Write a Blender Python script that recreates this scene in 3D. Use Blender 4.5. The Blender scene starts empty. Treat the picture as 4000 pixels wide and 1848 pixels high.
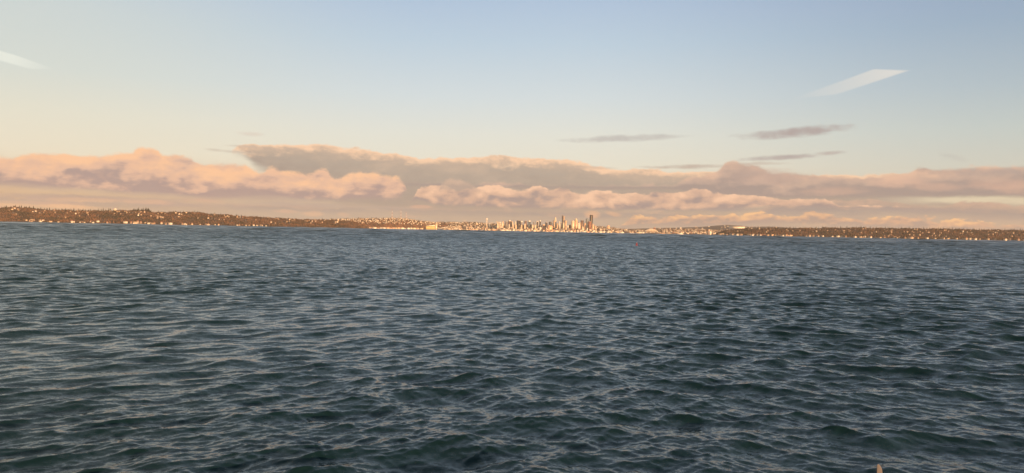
import bpy, math, random
import numpy as np
from mathutils import Vector, Matrix
random.seed(11); rng = np.random.default_rng(5)
scene = bpy.context.scene
COL = scene.collection
F = 3000.0; CX, CY = 2000.0, 924.0          # photograph's focal length and centre (4000 px wide picture)
CAMH = 15.0
ROLL = math.atan(0.01875); PITCH = math.atan(25.0/F)
SUN_AZ = math.radians(36)                   # sun behind the camera, to the right
SUN_EL = math.radians(5.0)

# ------------------------------------------------------------------ camera
cr, sr = math.cos(ROLL), math.sin(ROLL); cp, sp = math.cos(PITCH), math.sin(PITCH)
def pdir(px, py):
    a = (px-CX)/F; b = (CY-py)/F
    u = a*cr - b*sr; v = a*sr + b*cr                    # undo the roll (horizon drops to the right)
    return Vector((u, cp + v*sp, -sp + v*cp))
def hit(px, py, d):
    q = pdir(px, py); s = d/q.y
    return Vector((q.x*s, d, CAMH+q.z*s))
def horizon_y(px): return 861.5 + 0.01875*px
def U(px):
    q = pdir(px, horizon_y(px)); return q.x/q.y          # x/y slope of a bearing
cam = bpy.data.cameras.new('camera'); camo = bpy.data.objects.new('camera', cam); COL.objects.link(camo)
cam.sensor_width = 36; cam.lens = 36*F/4000; cam.clip_start = 0.1; cam.clip_end = 90000
fw = Vector((0, cp, -sp)); r0 = Vector((1, 0, 0)); u0 = r0.cross(fw)
right = r0*cr + u0*sr; up = -r0*sr + u0*cr
R = Matrix((right, up, -fw)).transposed()
camo.matrix_world = Matrix.Translation((0, 0, CAMH)) @ R.to_4x4()
scene.camera = camo

# ------------------------------------------------------------------ node helper
class S:
    """a socket in a node tree, with arithmetic"""
    def __init__(s, nt, o): s.nt, s.o = nt, o
    def m(s, op, b=None, c=None, clamp=False):
        n = s.nt.nodes.new('ShaderNodeMath'); n.operation = op; n.use_clamp = clamp
        for i, v in enumerate((s, b, c)):
            if v is None: continue
            if isinstance(v, S): s.nt.links.new(v.o, n.inputs[i])
            else: n.inputs[i].default_value = v
        return S(s.nt, n.outputs[0])
    def __add__(s, b): return s.m('ADD', b)
    def __sub__(s, b): return s.m('SUBTRACT', b)
    def __mul__(s, b): return s.m('MULTIPLY', b)
    def __truediv__(s, b): return s.m('DIVIDE', b)
    def sat(s): return s.m('ADD', 0.0, clamp=True)
def const(nt, v):
    n = nt.nodes.new('ShaderNodeValue'); n.outputs[0].default_value = v; return S(nt, n.outputs[0])
def sm(x, a, b):
    """smoothstep of x from a to b (numbers)"""
    n = x.nt.nodes.new('ShaderNodeMapRange'); n.interpolation_type = 'SMOOTHSTEP'
    x.nt.links.new(x.o, n.inputs['Value'])
    inv = b < a
    n.inputs['From Min'].default_value = min(a, b); n.inputs['From Max'].default_value = max(a, b)
    n.inputs['To Min'].default_value = 1.0 if inv else 0.0; n.inputs['To Max'].default_value = 0.0 if inv else 1.0
    return S(x.nt, n.outputs['Result'])
def vec(nt, x, y, z=0.0):
    n = nt.nodes.new('ShaderNodeCombineXYZ')
    for i, v in enumerate((x, y, z)):
        if isinstance(v, S): nt.links.new(v.o, n.inputs[i])
        else: n.inputs[i].default_value = v
    return S(nt, n.outputs[0])
def noise(nt, v, scale, detail=4, rough=.55, dist=0, dim='2D', out='Fac'):
    n = nt.nodes.new('ShaderNodeTexNoise'); n.noise_dimensions = dim
    nt.links.new(v.o, n.inputs['Vector']); n.inputs['Scale'].default_value = scale
    n.inputs['Detail'].default_value = detail; n.inputs['Roughness'].default_value = rough
    n.inputs['Distortion'].default_value = dist
    return S(nt, n.outputs[out])
def voro(nt, v, scale, smooth=.35):
    n = nt.nodes.new('ShaderNodeTexVoronoi'); n.voronoi_dimensions = '2D'; n.feature = 'SMOOTH_F1'
    nt.links.new(v.o, n.inputs['Vector']); n.inputs['Scale'].default_value = scale
    n.inputs['Smoothness'].default_value = smooth
    return S(nt, n.outputs['Distance'])
def curve(x, pts):
    n = x.nt.nodes.new('ShaderNodeFloatCurve'); x.nt.links.new(x.o, n.inputs['Value'])
    c = n.mapping.curves[0]
    while len(c.points) > 2: c.points.remove(c.points[1])
    pts = sorted(pts); c.points[0].location = pts[0]; c.points[-1].location = pts[-1]
    for p in pts[1:-1]: c.points.new(*p)
    for p in c.points: p.handle_type = 'AUTO_CLAMPED'
    n.mapping.use_clip = False; n.mapping.update()
    return S(x.nt, n.outputs[0])
def mixc(f, a, b):
    nt = f.nt; n = nt.nodes.new('ShaderNodeMix'); n.data_type = 'RGBA'; n.clamp_factor = True
    nt.links.new(f.o, n.inputs[0])
    for i, v in ((6, a), (7, b)):
        if isinstance(v, S): nt.links.new(v.o, n.inputs[i])
        else: n.inputs[i].default_value = (*v, 1)
    return S(nt, n.outputs[2])
def lin(r, g, b):
    f = lambda c: (c/255/12.92 if c/255 <= .04045 else ((c/255+.055)/1.055)**2.4)
    return (f(r), f(g), f(b))

# ------------------------------------------------------------------ world: clear sky and clouds
EXPO = 0.8
SKYK = 0.12
world = bpy.data.worlds.new('World'); scene.world = world; world.use_nodes = True
world.cycles.sampling_method = 'MANUAL'; world.cycles.sample_map_resolution = 256
nt = world.node_tree; nt.nodes.clear()
geo = nt.nodes.new('ShaderNodeTexCoord')
sep = nt.nodes.new('ShaderNodeSeparateXYZ'); nt.links.new(geo.outputs['Generated'], sep.inputs[0])
X, Y, Z = (S(nt, sep.outputs[i]) for i in range(3))
AZ = X.m('ARCTAN2', Y)                          # bearing, 0 = east, where the camera looks
EL = Z.m('ARCSINE')
AMAX, EMAX = 0.66, 0.34
A01 = (AZ*(0.5/AMAX) + 0.5).sat()
def ae(px, py):
    q = pdir(px, py).normalized(); return math.atan2(q.x, q.y), math.asin(q.z)
def cpts(pts):
    o = []
    for px, py in pts:
        a, e = ae(px, py); o.append((a*0.5/AMAX+0.5, e/EMAX))
    o.sort(); o = [(0.0, o[0][1])] + [p for p in o if 0 < p[0] < 1] + [(1.0, o[-1][1])]
    return o
def elcurve(pts): return curve(A01, cpts(pts))*EMAX
sky = nt.nodes.new('ShaderNodeTexSky'); sky.sky_type = 'NISHITA'; sky.sun_disc = False
sky.sun_elevation = SUN_EL; sky.sun_rotation = math.pi - SUN_AZ
sky.air_density = 1.0; sky.dust_density = 1.6; sky.ozone_density = 1.0; sky.altitude = 10
k = nt.nodes.new('ShaderNodeVectorMath'); k.operation = 'SCALE'; nt.links.new(sky.outputs[0], k.inputs[0]); k.inputs['Scale'].default_value = SKYK
base = S(nt, k.outputs[0])
# evening haze in the clear air: paler and creamier towards the horizon, clearer and bluer to the right
ELD = (EL*(1/EMAX)).sat()
ramp = nt.nodes.new('ShaderNodeValToRGB'); nt.links.new(ELD.o, ramp.inputs[0])
def setramp(r, stops):
    el = r.color_ramp.elements
    while len(el) > 1: el.remove(el[-1])
    el[0].position = stops[0][0]; el[0].color = (*stops[0][1], 1)
    for p, c in stops[1:]:
        e = el.new(p); e.color = (*c, 1)
setramp(ramp, [(0.0, lin(222, 205, 178)), (.22, lin(232, 225, 205)), (.36, lin(225, 225, 214)), (.5, lin(210, 219, 221)), (.7, lin(188, 206, 220)), (.88, lin(172, 192, 216)), (1.0, lin(158, 176, 192))])
rampR = nt.nodes.new('ShaderNodeValToRGB'); nt.links.new(ELD.o, rampR.inputs[0])
setramp(rampR, [(0.0, lin(205, 190, 165)), (.22, lin(206, 204, 190)), (.36, lin(192, 201, 197)), (.5, lin(174, 189, 197)), (.7, lin(152, 173, 193)), (.88, lin(143, 162, 191)), (1.0, lin(138, 154, 168))])
rampL = nt.nodes.new('ShaderNodeValToRGB'); nt.links.new(ELD.o, rampL.inputs[0])
setramp(rampL, [(0.0, lin(238, 212, 178)), (.22, lin(235, 224, 200)), (.36, lin(227, 223, 205)), (.5, lin(212, 217, 209)), (.7, lin(203, 211, 209)), (.88, lin(190, 203, 214)), (1.0, lin(170, 182, 186))])
clear = mixc(sm(AZ, .05, .66), S(nt, ramp.outputs[0]), S(nt, rampR.outputs[0]))
clear = mixc(sm(AZ, -.10, -.62), clear, S(nt, rampL.outputs[0]))
hz = sm(EL, 1.6, 0.7)*0.95*sm(AZ.m('ABSOLUTE'), 2.4, 1.2)
cur = mixc(hz, base, clear)

CO = vec(nt, AZ, EL*1.6)
def shifted(da, de): return vec(nt, AZ+da, (EL+de)*1.6)
# shared cloud structure
warp = (noise(nt, CO, 9, 3) - .5)
warp2 = (noise(nt, vec(nt, AZ+3.1, EL*1.6), 11, 3)-.5)
COW = vec(nt, AZ + warp*.04, EL*1.6 + warp2*.04)
def puff(v, s):
    a = const(nt, 1.0) - voro(nt, v, s, .9)*1.25
    b = const(nt, 1.0) - voro(nt, v, s*2.7, .7)*1.25
    c = noise(nt, v, 17, 6, .58)
    return a*.32 + b*.14 + (c*1.5-.25)*.54
P1 = puff(COW, 24)
v2 = vec(nt, AZ + warp*.04 - .005, EL*1.6 + warp2*.04 + .012)
P2 = puff(v2, 24)
PF = puff(vec(nt, AZ + warp*.03 + 5, EL*2.2 + warp2*.03), 52)
RELF = PF - puff(vec(nt, AZ + warp*.03 + 4.997, EL*2.2 + warp2*.03 + .007), 52)
REL = P1 - P2                                      # light coming from above right of the viewer
SOFT = noise(nt, vec(nt, AZ, EL*3.2), 14, 6, .6)
SOFT2 = noise(nt, vec(nt, AZ+7, EL*6), 10, 6, .6)
FINE = noise(nt, CO, 60, 5, .62)
ND = (SOFT-.5); N2 = (SOFT2-.5)

def cloud(cur, top, bot, lit, mid, dark, cum=.5, amp=.012, stop=.004, sbot=.012, opac=1.0, edge=None, bias=0.0, wisp=.3, relk=1.5, ewid=.006, namp=1.0, fine=False):
    """one cloud mass between a top outline and a base, given in the photograph's sky positions"""
    PP, RR = (PF, RELF) if fine else (P1, REL)
    t = elcurve(top) + (PP-.55)*(amp*cum) + ND*(amp*(1-cum)*1.6*namp) + (FINE-.5)*(amp*.8)
    b = elcurve(bot) + N2*(sbot*1.2)
    mt = sm(t-EL, 0, stop); mb = sm(EL-b, -sbot*.5, sbot*.5)
    thick = (t-b).m('MAXIMUM', .004)
    h = ((EL-b)/thick).sat()
    lgt = (h*.9 - .12 + RR*relk*cum + ND*1.1*wisp*2 + (FINE-.5)*.55 + bias).sat()
    c = mixc(sm(lgt, 0.0, .5), dark, mid); c = mixc(sm(lgt, .38, .95), c, lit)
    if edge: c = mixc(sm(t-EL+(FINE-.5)*.012+ND*.02, ewid, .001), c, edge)
    a = mt*mb*((ND*1.4+1.05).sat()*.3+.7)*opac
    return mixc(a, cur, c)

# warm haze bank along the horizon
hb = sm(EL + ND*.02, .085, .015)
cur = mixc(hb*.95, cur, mixc(sm(AZ, -.25, -.6), lin(189, 167, 146), lin(206, 170, 134)))
# thin flat wisps high up
def wisp(cur, px, py, w, h, tilt, col, op, rag=0):
    a0, e0 = ae(px, py); w /= F; h /= F
    da = AZ - a0; de = EL - e0 - (AZ-a0)*tilt
    r = (da*(1/w)).m('POWER', 2) + ((de + ND*h*1.6)*(1/h)).m('POWER', 2)
    a = sm(r + (FINE-.5)*1.1 + N2*1.6 + ((P1-.5)*rag if rag else 0.0), 1.3, -.3)
    return mixc(a*op, cur, col)
for w in [(2440, 541, 250, 14, .03, lin(180, 174, 170), .8), (3085, 518, 215, 20, .075, lin(172, 160, 156), .95),
          (3050, 616, 150, 11, .04, lin(172, 160, 156), .85), (3245, 598, 60, 8, .03, lin(178, 165, 158), .8),
          (975, 523, 60, 10, .0, lin(214, 196, 182), .6), (2720, 650, 150, 9, .01, lin(188, 170, 156), .8),
          (3720, 610, 50, 12, -.3, lin(188, 185, 178), .5), (2960, 640, 120, 8, .02, lin(190, 172, 158), .6)]:
    cur = wisp(cur, *w)
# grey sheet in the middle with a thin lit rim
cur = cloud(cur, [(880, 720), (905, 585), (940, 568), (1050, 563), (1240, 558), (1330, 572), (1450, 584), (1560, 598), (1700, 607), (1900, 609), (2120, 614), (2250, 620), (2330, 640), (2420, 655), (2600, 664), (2750, 668), (2900, 676), (3200, 676), (3500, 682), (4000, 690)],
            [(880, 610), (905, 588), (1000, 650), (1100, 700), (1200, 760), (1500, 820), (2000, 835), (2600, 835), (3200, 800), (3500, 790), (4000, 800)],
            lin(196, 174, 154), lin(177, 162, 147), lin(166, 152, 140), cum=.12, amp=.011, stop=.0035, sbot=.018, edge=lin(248, 206, 170), wisp=.6, relk=1.5, ewid=.015)
for w in [(900, 592, 90, 6, -.03, lin(196, 182, 166), .6), (950, 570, 70, 5, .02, lin(200, 182, 166), .6), (2300, 655, 110, 7, -.02, lin(196, 174, 156), .6), (2620, 655, 140, 6, -.03, lin(188, 172, 158), .6)]:
    cur = wisp(cur, *w, rag=1.5)
# broken right-hand bank
cur = cloud(cur, [(2600, 720), (2700, 690), (2800, 668), (2830, 636), (2870, 624), (2910, 634), (2960, 640), (3000, 655), (3080, 664), (3200, 676), (3400, 684), (3480, 682), (3560, 668), (3600, 640), (3640, 655), (3720, 654), (3800, 650), (4000, 650)],
            [(2600, 740), (2900, 768), (3200, 768), (3500, 770), (3800, 766), (4000, 766)],
            lin(224, 186, 160), lin(194, 168, 152), lin(162, 147, 140), cum=.5, amp=.012, stop=.005, sbot=.006, wisp=.7, bias=-.06, relk=1.6)
for w in [(3510, 710, 95, 30, .05, lin(222, 182, 158), .8), (3940, 728, 120, 30, -.1, lin(216, 176, 154), .75), (3650, 735, 90, 16, 0, lin(214, 176, 154), .6), (3260, 748, 130, 16, 0, lin(212, 174, 152), .6), (2980, 690, 160, 34, 0, lin(200, 170, 154), .6), (3900, 668, 200, 18, 0, lin(172, 156, 148), .7)]:
    cur = wisp(cur, *w)
# clear strip under it
ca, ce = ae(3700, 781)
strip = sm(EL-ce+ND*.01, -.006, -.001)*sm(EL-ce+ND*.008, .005, .001)*sm(AZ, .45, .52)*sm(AZ+N2*.2, .75, .55)
cur = mixc(strip*.85, cur, lin(226, 212, 180))
cur = cloud(cur, [(2900, 830), (3050, 790), (3300, 776), (3500, 782), (3600, 795), (3700, 796), (3780, 782), (3880, 790), (4000, 806)],
            [(2900, 850), (3500, 850), (4000, 860)], lin(206, 172, 150), lin(184, 160, 144), lin(156, 146, 142), cum=.4, amp=.012, sbot=.02, wisp=.7, bias=-.12, fine=True)
# pale orange tops close to the horizon on the right
cur = cloud(cur, [(2420, 880), (2470, 840), (2600, 838), (2780, 832), (2860, 820), (2900, 832), (2960, 826), (3060, 838), (3150, 826), (3230, 832), (3380, 846), (3500, 838), (3640, 848), (3760, 856), (4000, 868)],
            [(2420, 885), (2800, 880), (3300, 880), (4000, 905)], lin(255, 200, 142), lin(212, 168, 138), lin(164, 145, 136), cum=.9, amp=.017, sbot=.012, stop=.0035, wisp=.6, opac=.95, relk=1.8, fine=True, bias=.02)
for w in [(350, 772, 420, 10, 0, lin(176, 154, 146), .7), (760, 800, 260, 9, 0, lin(182, 158, 148), .6), (1150, 800, 240, 9, 0, lin(176, 158, 150), .6), (120, 792, 180, 7, 0, lin(214, 172, 146), .6), (1450, 812, 200, 7, 0, lin(172, 158, 150), .6), (2750, 812, 320, 12, 0, lin(158, 148, 146), .7), (3650, 822, 300, 9, .0, lin(164, 150, 144), .6)]:
    cur = wisp(cur, *w, rag=1.4)
# small puffs low over the city and the left ridge
for w in [(1120, 826, 50, 9, 0, lin(224, 180, 148), .7), (1220, 834, 46, 12, 0, lin(226, 182, 148), .7), (1340, 838, 30, 10, 0, lin(220, 178, 148), .6),
          (800, 786, 90, 8, .0, lin(212, 172, 148), .6), (560, 788, 90, 9, .0, lin(222, 176, 146), .6), (330, 782, 150, 8, .0, lin(222, 178, 146), .5),
          (1660, 806, 45, 7, 0, lin(216, 172, 148), .7), (1590, 846, 50, 6, 0, lin(210, 172, 148), .5), (2310, 838, 40, 17, 0, lin(232, 180, 140), .9), (2180, 842, 60, 9, 0, lin(196, 166, 144), .6),
          (2400, 836, 40, 10, -.2, lin(222, 176, 142), .7), (140, 806, 200, 8, 0.0, lin(240, 188, 144), .9)]:
    cur = wisp(cur, *w, rag=3.2)
# middle cumulus strip
cur = cloud(cur, [(1590, 830), (1612, 770), (1625, 745), (1660, 724), (1730, 722), (1780, 738), (1830, 726), (1940, 722), (1990, 735), (2060, 734), (2090, 718), (2125, 722), (2150, 734), (2200, 728), (2260, 748), (2330, 742), (2400, 752), (2540, 756), (2560, 742), (2620, 748), (2720, 738), (2820, 752), (2950, 760), (3050, 768), (3180, 768), (3240, 778), (3300, 800), (3500, 806), (4000, 830)],
            [(1590, 805), (1625, 780), (1700, 798), (1900, 806), (2200, 816), (2500, 820), (2800, 814), (3100, 806), (3300, 810), (3600, 812), (4000, 835)],
            lin(248, 202, 168), lin(214, 176, 152), lin(158, 143, 140), cum=.9, amp=.010, stop=.0025, sbot=.005, wisp=.5, relk=2.2, bias=.10)
cur = cloud(cur, [(1690, 760), (1730, 705), (1770, 694), (1820, 698), (1850, 712), (1880, 740), (1900, 790)], [(1690, 738), (1900, 738)],
            lin(226, 188, 162), lin(206, 176, 154), lin(184, 162, 147), cum=.7, amp=.009, stop=.006, sbot=.012, opac=.8)
# big left cumulus bank
cur = cloud(cur, [(0, 604), (110, 598), (200, 590), (280, 598), (420, 598), (500, 592), (560, 572), (610, 572), (640, 600), (690, 592), (740, 600), (800, 630), (870, 626), (960, 640), (1010, 668), (1060, 644), (1110, 658), (1200, 668), (1260, 656), (1310, 684), (1360, 674), (1440, 670), (1520, 676), (1575, 700), (1592, 740), (1610, 800)],
            [(0, 722), (200, 730), (350, 742), (500, 756), (800, 770), (1100, 776), (1400, 778), (1560, 772), (1590, 745), (1620, 740)],
            lin(250, 198, 156), lin(226, 184, 158), lin(170, 148, 143), cum=.8, amp=.012, stop=.005, sbot=.010, wisp=.7, relk=1.6, bias=.08)
# lamp reflections in the window glass, painted into the sky, left and right
def reflection(cur, quad, col, fade):
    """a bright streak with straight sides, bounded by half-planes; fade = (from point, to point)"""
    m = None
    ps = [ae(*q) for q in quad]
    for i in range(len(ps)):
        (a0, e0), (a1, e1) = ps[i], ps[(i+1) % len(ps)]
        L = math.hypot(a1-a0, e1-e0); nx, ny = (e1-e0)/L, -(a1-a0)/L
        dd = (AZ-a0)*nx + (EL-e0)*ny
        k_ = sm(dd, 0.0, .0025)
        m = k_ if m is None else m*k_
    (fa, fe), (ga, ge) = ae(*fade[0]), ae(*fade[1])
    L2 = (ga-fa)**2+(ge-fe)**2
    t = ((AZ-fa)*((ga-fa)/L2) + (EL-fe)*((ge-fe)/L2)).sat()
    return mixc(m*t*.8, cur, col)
cur = reflection(cur, [(3060, 394), (3412, 266), (3572, 272), (3270, 372)], lin(222, 218, 210), ((3070, 385), (3470, 272)))
cur = reflection(cur, [(-90, 170), (60, 210), (235, 274), (120, 274), (-90, 216)], lin(230, 233, 222), ((235, 276), (50, 225)))
bg = nt.nodes.new('ShaderNodeBackground'); nt.links.new(cur.o, bg.inputs[0]); bg.inputs[1].default_value = 1.06/2**EXPO
ow = nt.nodes.new('ShaderNodeOutputWorld'); nt.links.new(bg.outputs[0], ow.inputs[0])

# ------------------------------------------------------------------ sun
sl = bpy.data.lights.new('sun', 'SUN'); sl.energy = 5.0; sl.angle = math.radians(.6); sl.color = (1.0, .57, .29)
so = bpy.data.objects.new('sun', sl); COL.objects.link(so)
tosun = Vector((math.sin(SUN_AZ)*math.cos(SUN_EL), -math.cos(SUN_AZ)*math.cos(SUN_EL), math.sin(SUN_EL)))
so.rotation_euler = tosun.to_track_quat('Z', 'Y').to_euler(); so.location = (0, -50, 60)

# ------------------------------------------------------------------ mesh helpers
def tag(o, label=None, cat=None, group=None, kind=None):
    if label: o['label'] = label
    if cat: o['category'] = cat
    if group: o['group'] = group
    if kind: o['kind'] = kind
    return o
def nmesh(name, V, Q, mats, parent=None, mi=None, smooth=False):
    me = bpy.data.meshes.new(name)
    V = np.asarray(V, np.float32); me.vertices.add(len(V)); me.vertices.foreach_set('co', V.ravel())
    if isinstance(Q, np.ndarray):
        n, kk = Q.shape
        me.loops.add(n*kk); me.loops.foreach_set('vertex_index', Q.astype(np.int32).ravel())
        me.polygons.add(n); me.polygons.foreach_set('loop_start', np.arange(0, n*kk, kk, dtype=np.int32))
    else:
        tot = sum(len(q) for q in Q); me.loops.add(tot)
        me.loops.foreach_set('vertex_index', [i for q in Q for i in q])
        me.polygons.add(len(Q)); st = []; c = 0
        for q in Q: st.append(c); c += len(q)
        me.polygons.foreach_set('loop_start', st)
    for m in (mats if isinstance(mats, (list, tuple)) else [mats]): me.materials.append(m)
    if mi is not None: me.polygons.foreach_set('material_index', list(mi))
    if smooth: me.polygons.foreach_set('use_smooth', [True]*len(me.polygons))
    me.update(calc_edges=True); me.validate()
    o = bpy.data.objects.new(name, me); COL.objects.link(o)
    if parent: o.parent = parent
    return o
class MB:
    def __init__(s): s.V = []; s.Q = []; s.M = []
    def add(s, V, Q, m=0):
        b = len(s.V); s.V += [tuple(v) for v in V]; s.Q += [tuple(i+b for i in q) for q in Q]; s.M += [m]*len(Q); return s
    def box(s, x0, x1, y0, y1, z0, z1, m=0, tx=1, ty=1):
        cx, cy = (x0+x1)/2, (y0+y1)/2; hx, hy = (x1-x0)/2, (y1-y0)/2
        V = [(cx+a*hx, cy+b*hy, z0) for a, b in ((-1, -1), (1, -1), (1, 1), (-1, 1))] + [(cx+a*hx*tx, cy+b*hy*ty, z1) for a, b in ((-1, -1), (1, -1), (1, 1), (-1, 1))]
        return s.add(V, [(0, 3, 2, 1), (4, 5, 6, 7), (0, 1, 5, 4), (1, 2, 6, 5), (2, 3, 7, 6), (3, 0, 4, 7)], m)
    def lathe(s, prof, n=16, m=0, cx=0, cy=0, sx=1, sy=1):
        V = []; Q = []
        for r, z in prof:
            for i in range(n):
                a = 2*math.pi*i/n; V.append((cx+r*sx*math.cos(a), cy+r*sy*math.sin(a), z))
        for j in range(len(prof)-1):
            for i in range(n): Q.append((j*n+i, j*n+(i+1) % n, (j+1)*n+(i+1) % n, (j+1)*n+i))
        Q.append(tuple(range(n))[::-1]); Q.append(tuple((len(prof)-1)*n+i for i in range(n)))
        return s.add(V, Q, m)
    def tube(s, p, q, r, r2=None, n=6, m=0):
        p, q = Vector(p), Vector(q); d = (q-p).normalized(); a = d.orthogonal().normalized(); b = d.cross(a); r2 = r if r2 is None else r2
        V = [p+(a*math.cos(t)+b*math.sin(t))*r for t in (2*math.pi*i/n for i in range(n))] + [q+(a*math.cos(t)+b*math.sin(t))*r2 for t in (2*math.pi*i/n for i in range(n))]
        return s.add(V, [(i, (i+1) % n, n+(i+1) % n, n+i) for i in range(n)] + [tuple(range(n))[::-1], tuple(range(n, 2*n))], m)
    def prism(s, outline, y0, y1, m=0):
        n = len(outline); V = [(x, y0, z) for x, z in outline] + [(x, y1, z) for x, z in outline]
        return s.add(V, [tuple(range(n)), tuple(range(2*n-1, n-1, -1))] + [(i, n+i, n+(i+1) % n, (i+1) % n) for i in range(n)], m)
    def build(s, name, mats, parent=None, smooth=False): return nmesh(name, s.V, s.Q, mats, parent, s.M, smooth)
def empty(name, loc, rz=0):
    o = bpy.data.objects.new(name, None); COL.objects.link(o); o.location = loc; o.rotation_euler.z = rz; o.empty_display_size = 5; return o
def copy_tree(o, parent=None):
    c = o.copy(); COL.objects.link(c); c.parent = parent
    for ch in list(o.children): copy_tree(ch, c)
    return c

# ------------------------------------------------------------------ materials
def pmat(name, col, rough=.7, spec=.3, vary=.25, scale=.03, metal=0):
    m = bpy.data.materials.new(name); m.use_nodes = True; t = m.node_tree; p = t.nodes['Principled BSDF']
    tc = t.nodes.new('ShaderNodeTexCoord'); v = S(t, tc.outputs['Object'])
    nn = noise(t, v, scale, 4, .6, dim='3D')
    a = tuple(c*(1-vary) for c in col); b = tuple(min(1, c*(1+vary)) for c in col)
    c = mixc(sm(nn, .3, .7), a, b); t.links.new(c.o, p.inputs['Base Color'])
    p.inputs['Roughness'].default_value = rough; p.inputs['Specular IOR Level'].default_value = spec; p.inputs['Metallic'].default_value = metal
    return m
def facade(name, col, win, rough=.45, fl=8.0, bay=9.0, wfrac=.42, spec=.4):
    """wall colour with rows of windows, in object space"""
    m = bpy.data.materials.new(name); m.use_nodes = True; t = m.node_tree; p = t.nodes['Principled BSDF']
    tc = t.nodes.new('ShaderNodeTexCoord'); sp_ = t.nodes.new('ShaderNodeSeparateXYZ'); t.links.new(tc.outputs['Object'], sp_.inputs[0])
    x, y, z = (S(t, sp_.outputs[i]) for i in range(3))
    fz = (z*(1/fl)).m('FRACT'); fx = ((x+y)*(1/bay)).m('FRACT')
    w = sm(fz, .30, .36)*sm(fx, .5-wfrac/2-.04, .5-wfrac/2)
    w = w*sm(fx, .5+wfrac/2+.04, .5+wfrac/2)
    rnd = noise(t, S(t, tc.outputs['Object']), .08, 3, .6, dim='3D')
    wall = mixc(sm(rnd, .3, .7), tuple(c*.85 for c in col), tuple(min(1, c*1.12) for c in col))
    c = mixc(w, wall, mixc(sm(rnd, .35, .65), win, tuple(min(1, v*1.9) for v in win)))
    t.links.new(c.o, p.inputs['Base Color'])
    rr = (w*(-.25)+rough); t.links.new(rr.o, p.inputs['Roughness']); p.inputs['Specular IOR Level'].default_value = spec
    return m
dk = (.06, .06, .07)
FM = {
 'cream': facade('cream_stone', (.80, .68, .50), (.45, .36, .28)),
 'white': facade('white_concrete', (.88, .82, .70), (.50, .44, .38)),
 'peach': facade('peach_stone', (.78, .54, .36), (.42, .28, .20)),
 'tan': facade('tan_concrete', (.52, .40, .29), (.24, .19, .15)),
 'brown': facade('brown_granite', (.20, .12, .09), (.07, .05, .05)),
 'red': facade('red_brick', (.32, .14, .09), (.10, .07, .06)),
 'grey': facade('grey_concrete', (.30, .28, .27), (.10, .10, .11)),
 'blue': facade('blue_grey_glass', (.22, .25, .28), (.10, .13, .16), rough=.35, wfrac=.8),
 'dark': facade('dark_glass', (.085, .075, .07), (.04, .04, .045), rough=.35, wfrac=.8),
 'black': facade('black_granite_glass', (.035, .028, .026), (.02, .02, .022), rough=.3, wfrac=.8),
 'yellow': facade('yellow_paint', (.72, .58, .26), (.45, .34, .16), fl=30, bay=14),
}
PAL = {'white_paint': pmat('white_paint', (.78, .74, .68)), 'cream_paint': pmat('cream_paint', (.66, .56, .44)), 'grey_metal': pmat('grey_metal', (.35, .34, .33), .5),
       'rust': pmat('rust_orange_paint', (.45, .13, .05)), 'dark_roof': pmat('dark_roof', (.10, .085, .075)), 'red_roof': pmat('red_roof', (.26, .12, .08)),
       'house_white': pmat('house_white', (.74, .68, .58), vary=.15), 'house_cream': pmat('house_cream', (.55, .44, .33), vary=.2), 'house_tan': pmat('house_tan', (.34, .25, .18), vary=.2),
       'buoy_red': pmat('buoy_red', (.36, .06, .05), .5, scale=2), 'gull_white': pmat('gull_white', (.80, .77, .74), .8, vary=.06, scale=9), 'gull_grey': pmat('gull_grey', (.13, .125, .135), .8, vary=.1, scale=9),
       'beak': pmat('gull_beak', (.75, .45, .08), .5, scale=9), 'bark': pmat('bark', (.08, .055, .04)), 'black': pmat('gull_black', (.03, .03, .03), .7, scale=9)}
def woodmat(name, a, b, c):
    m = bpy.data.materials.new(name); m.use_nodes = True; t = m.node_tree; p = t.nodes['Principled BSDF']
    tc = t.nodes.new('ShaderNodeTexCoord'); v = S(t, tc.outputs['Object'])
    n1 = noise(t, v, .006, 5, .65, dim='3D'); n2 = noise(t, v, .06, 3, .7, dim='3D')
    col = mixc(sm(n1+(n2-.5)*.9, .38, .6), a, b); col = mixc(sm(n2, .55, .75), col, c)
    t.links.new(col.o, p.inputs['Base Color']); p.inputs['Roughness'].default_value = .95; p.inputs['Specular IOR Level'].default_value = .05
    return m
WOOD = woodmat('mixed_winter_wood', (.050, .046, .030), (.175, .10, .062), (.26, .155, .095))
WOODQ = woodmat('brown_hillside_wood', (.15, .09, .055), (.30, .155, .085), (.36, .21, .12))
CONI = woodmat('conifer_green', (.028, .034, .022), (.040, .036, .022), (.06, .045, .028))
EARTH = woodmat('hill_ground', (.10, .07, .045), (.18, .11, .07), (.24, .16, .10))
TOWN = woodmat('town_ground', (.16, .12, .09), (.30, .20, .14), (.38, .28, .20))
FAR = woodmat('far_hill_ground', (.12, .11, .10), (.16, .145, .13), (.22, .19, .165))  # paler ground colour stands in for part of the distance haze

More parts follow.
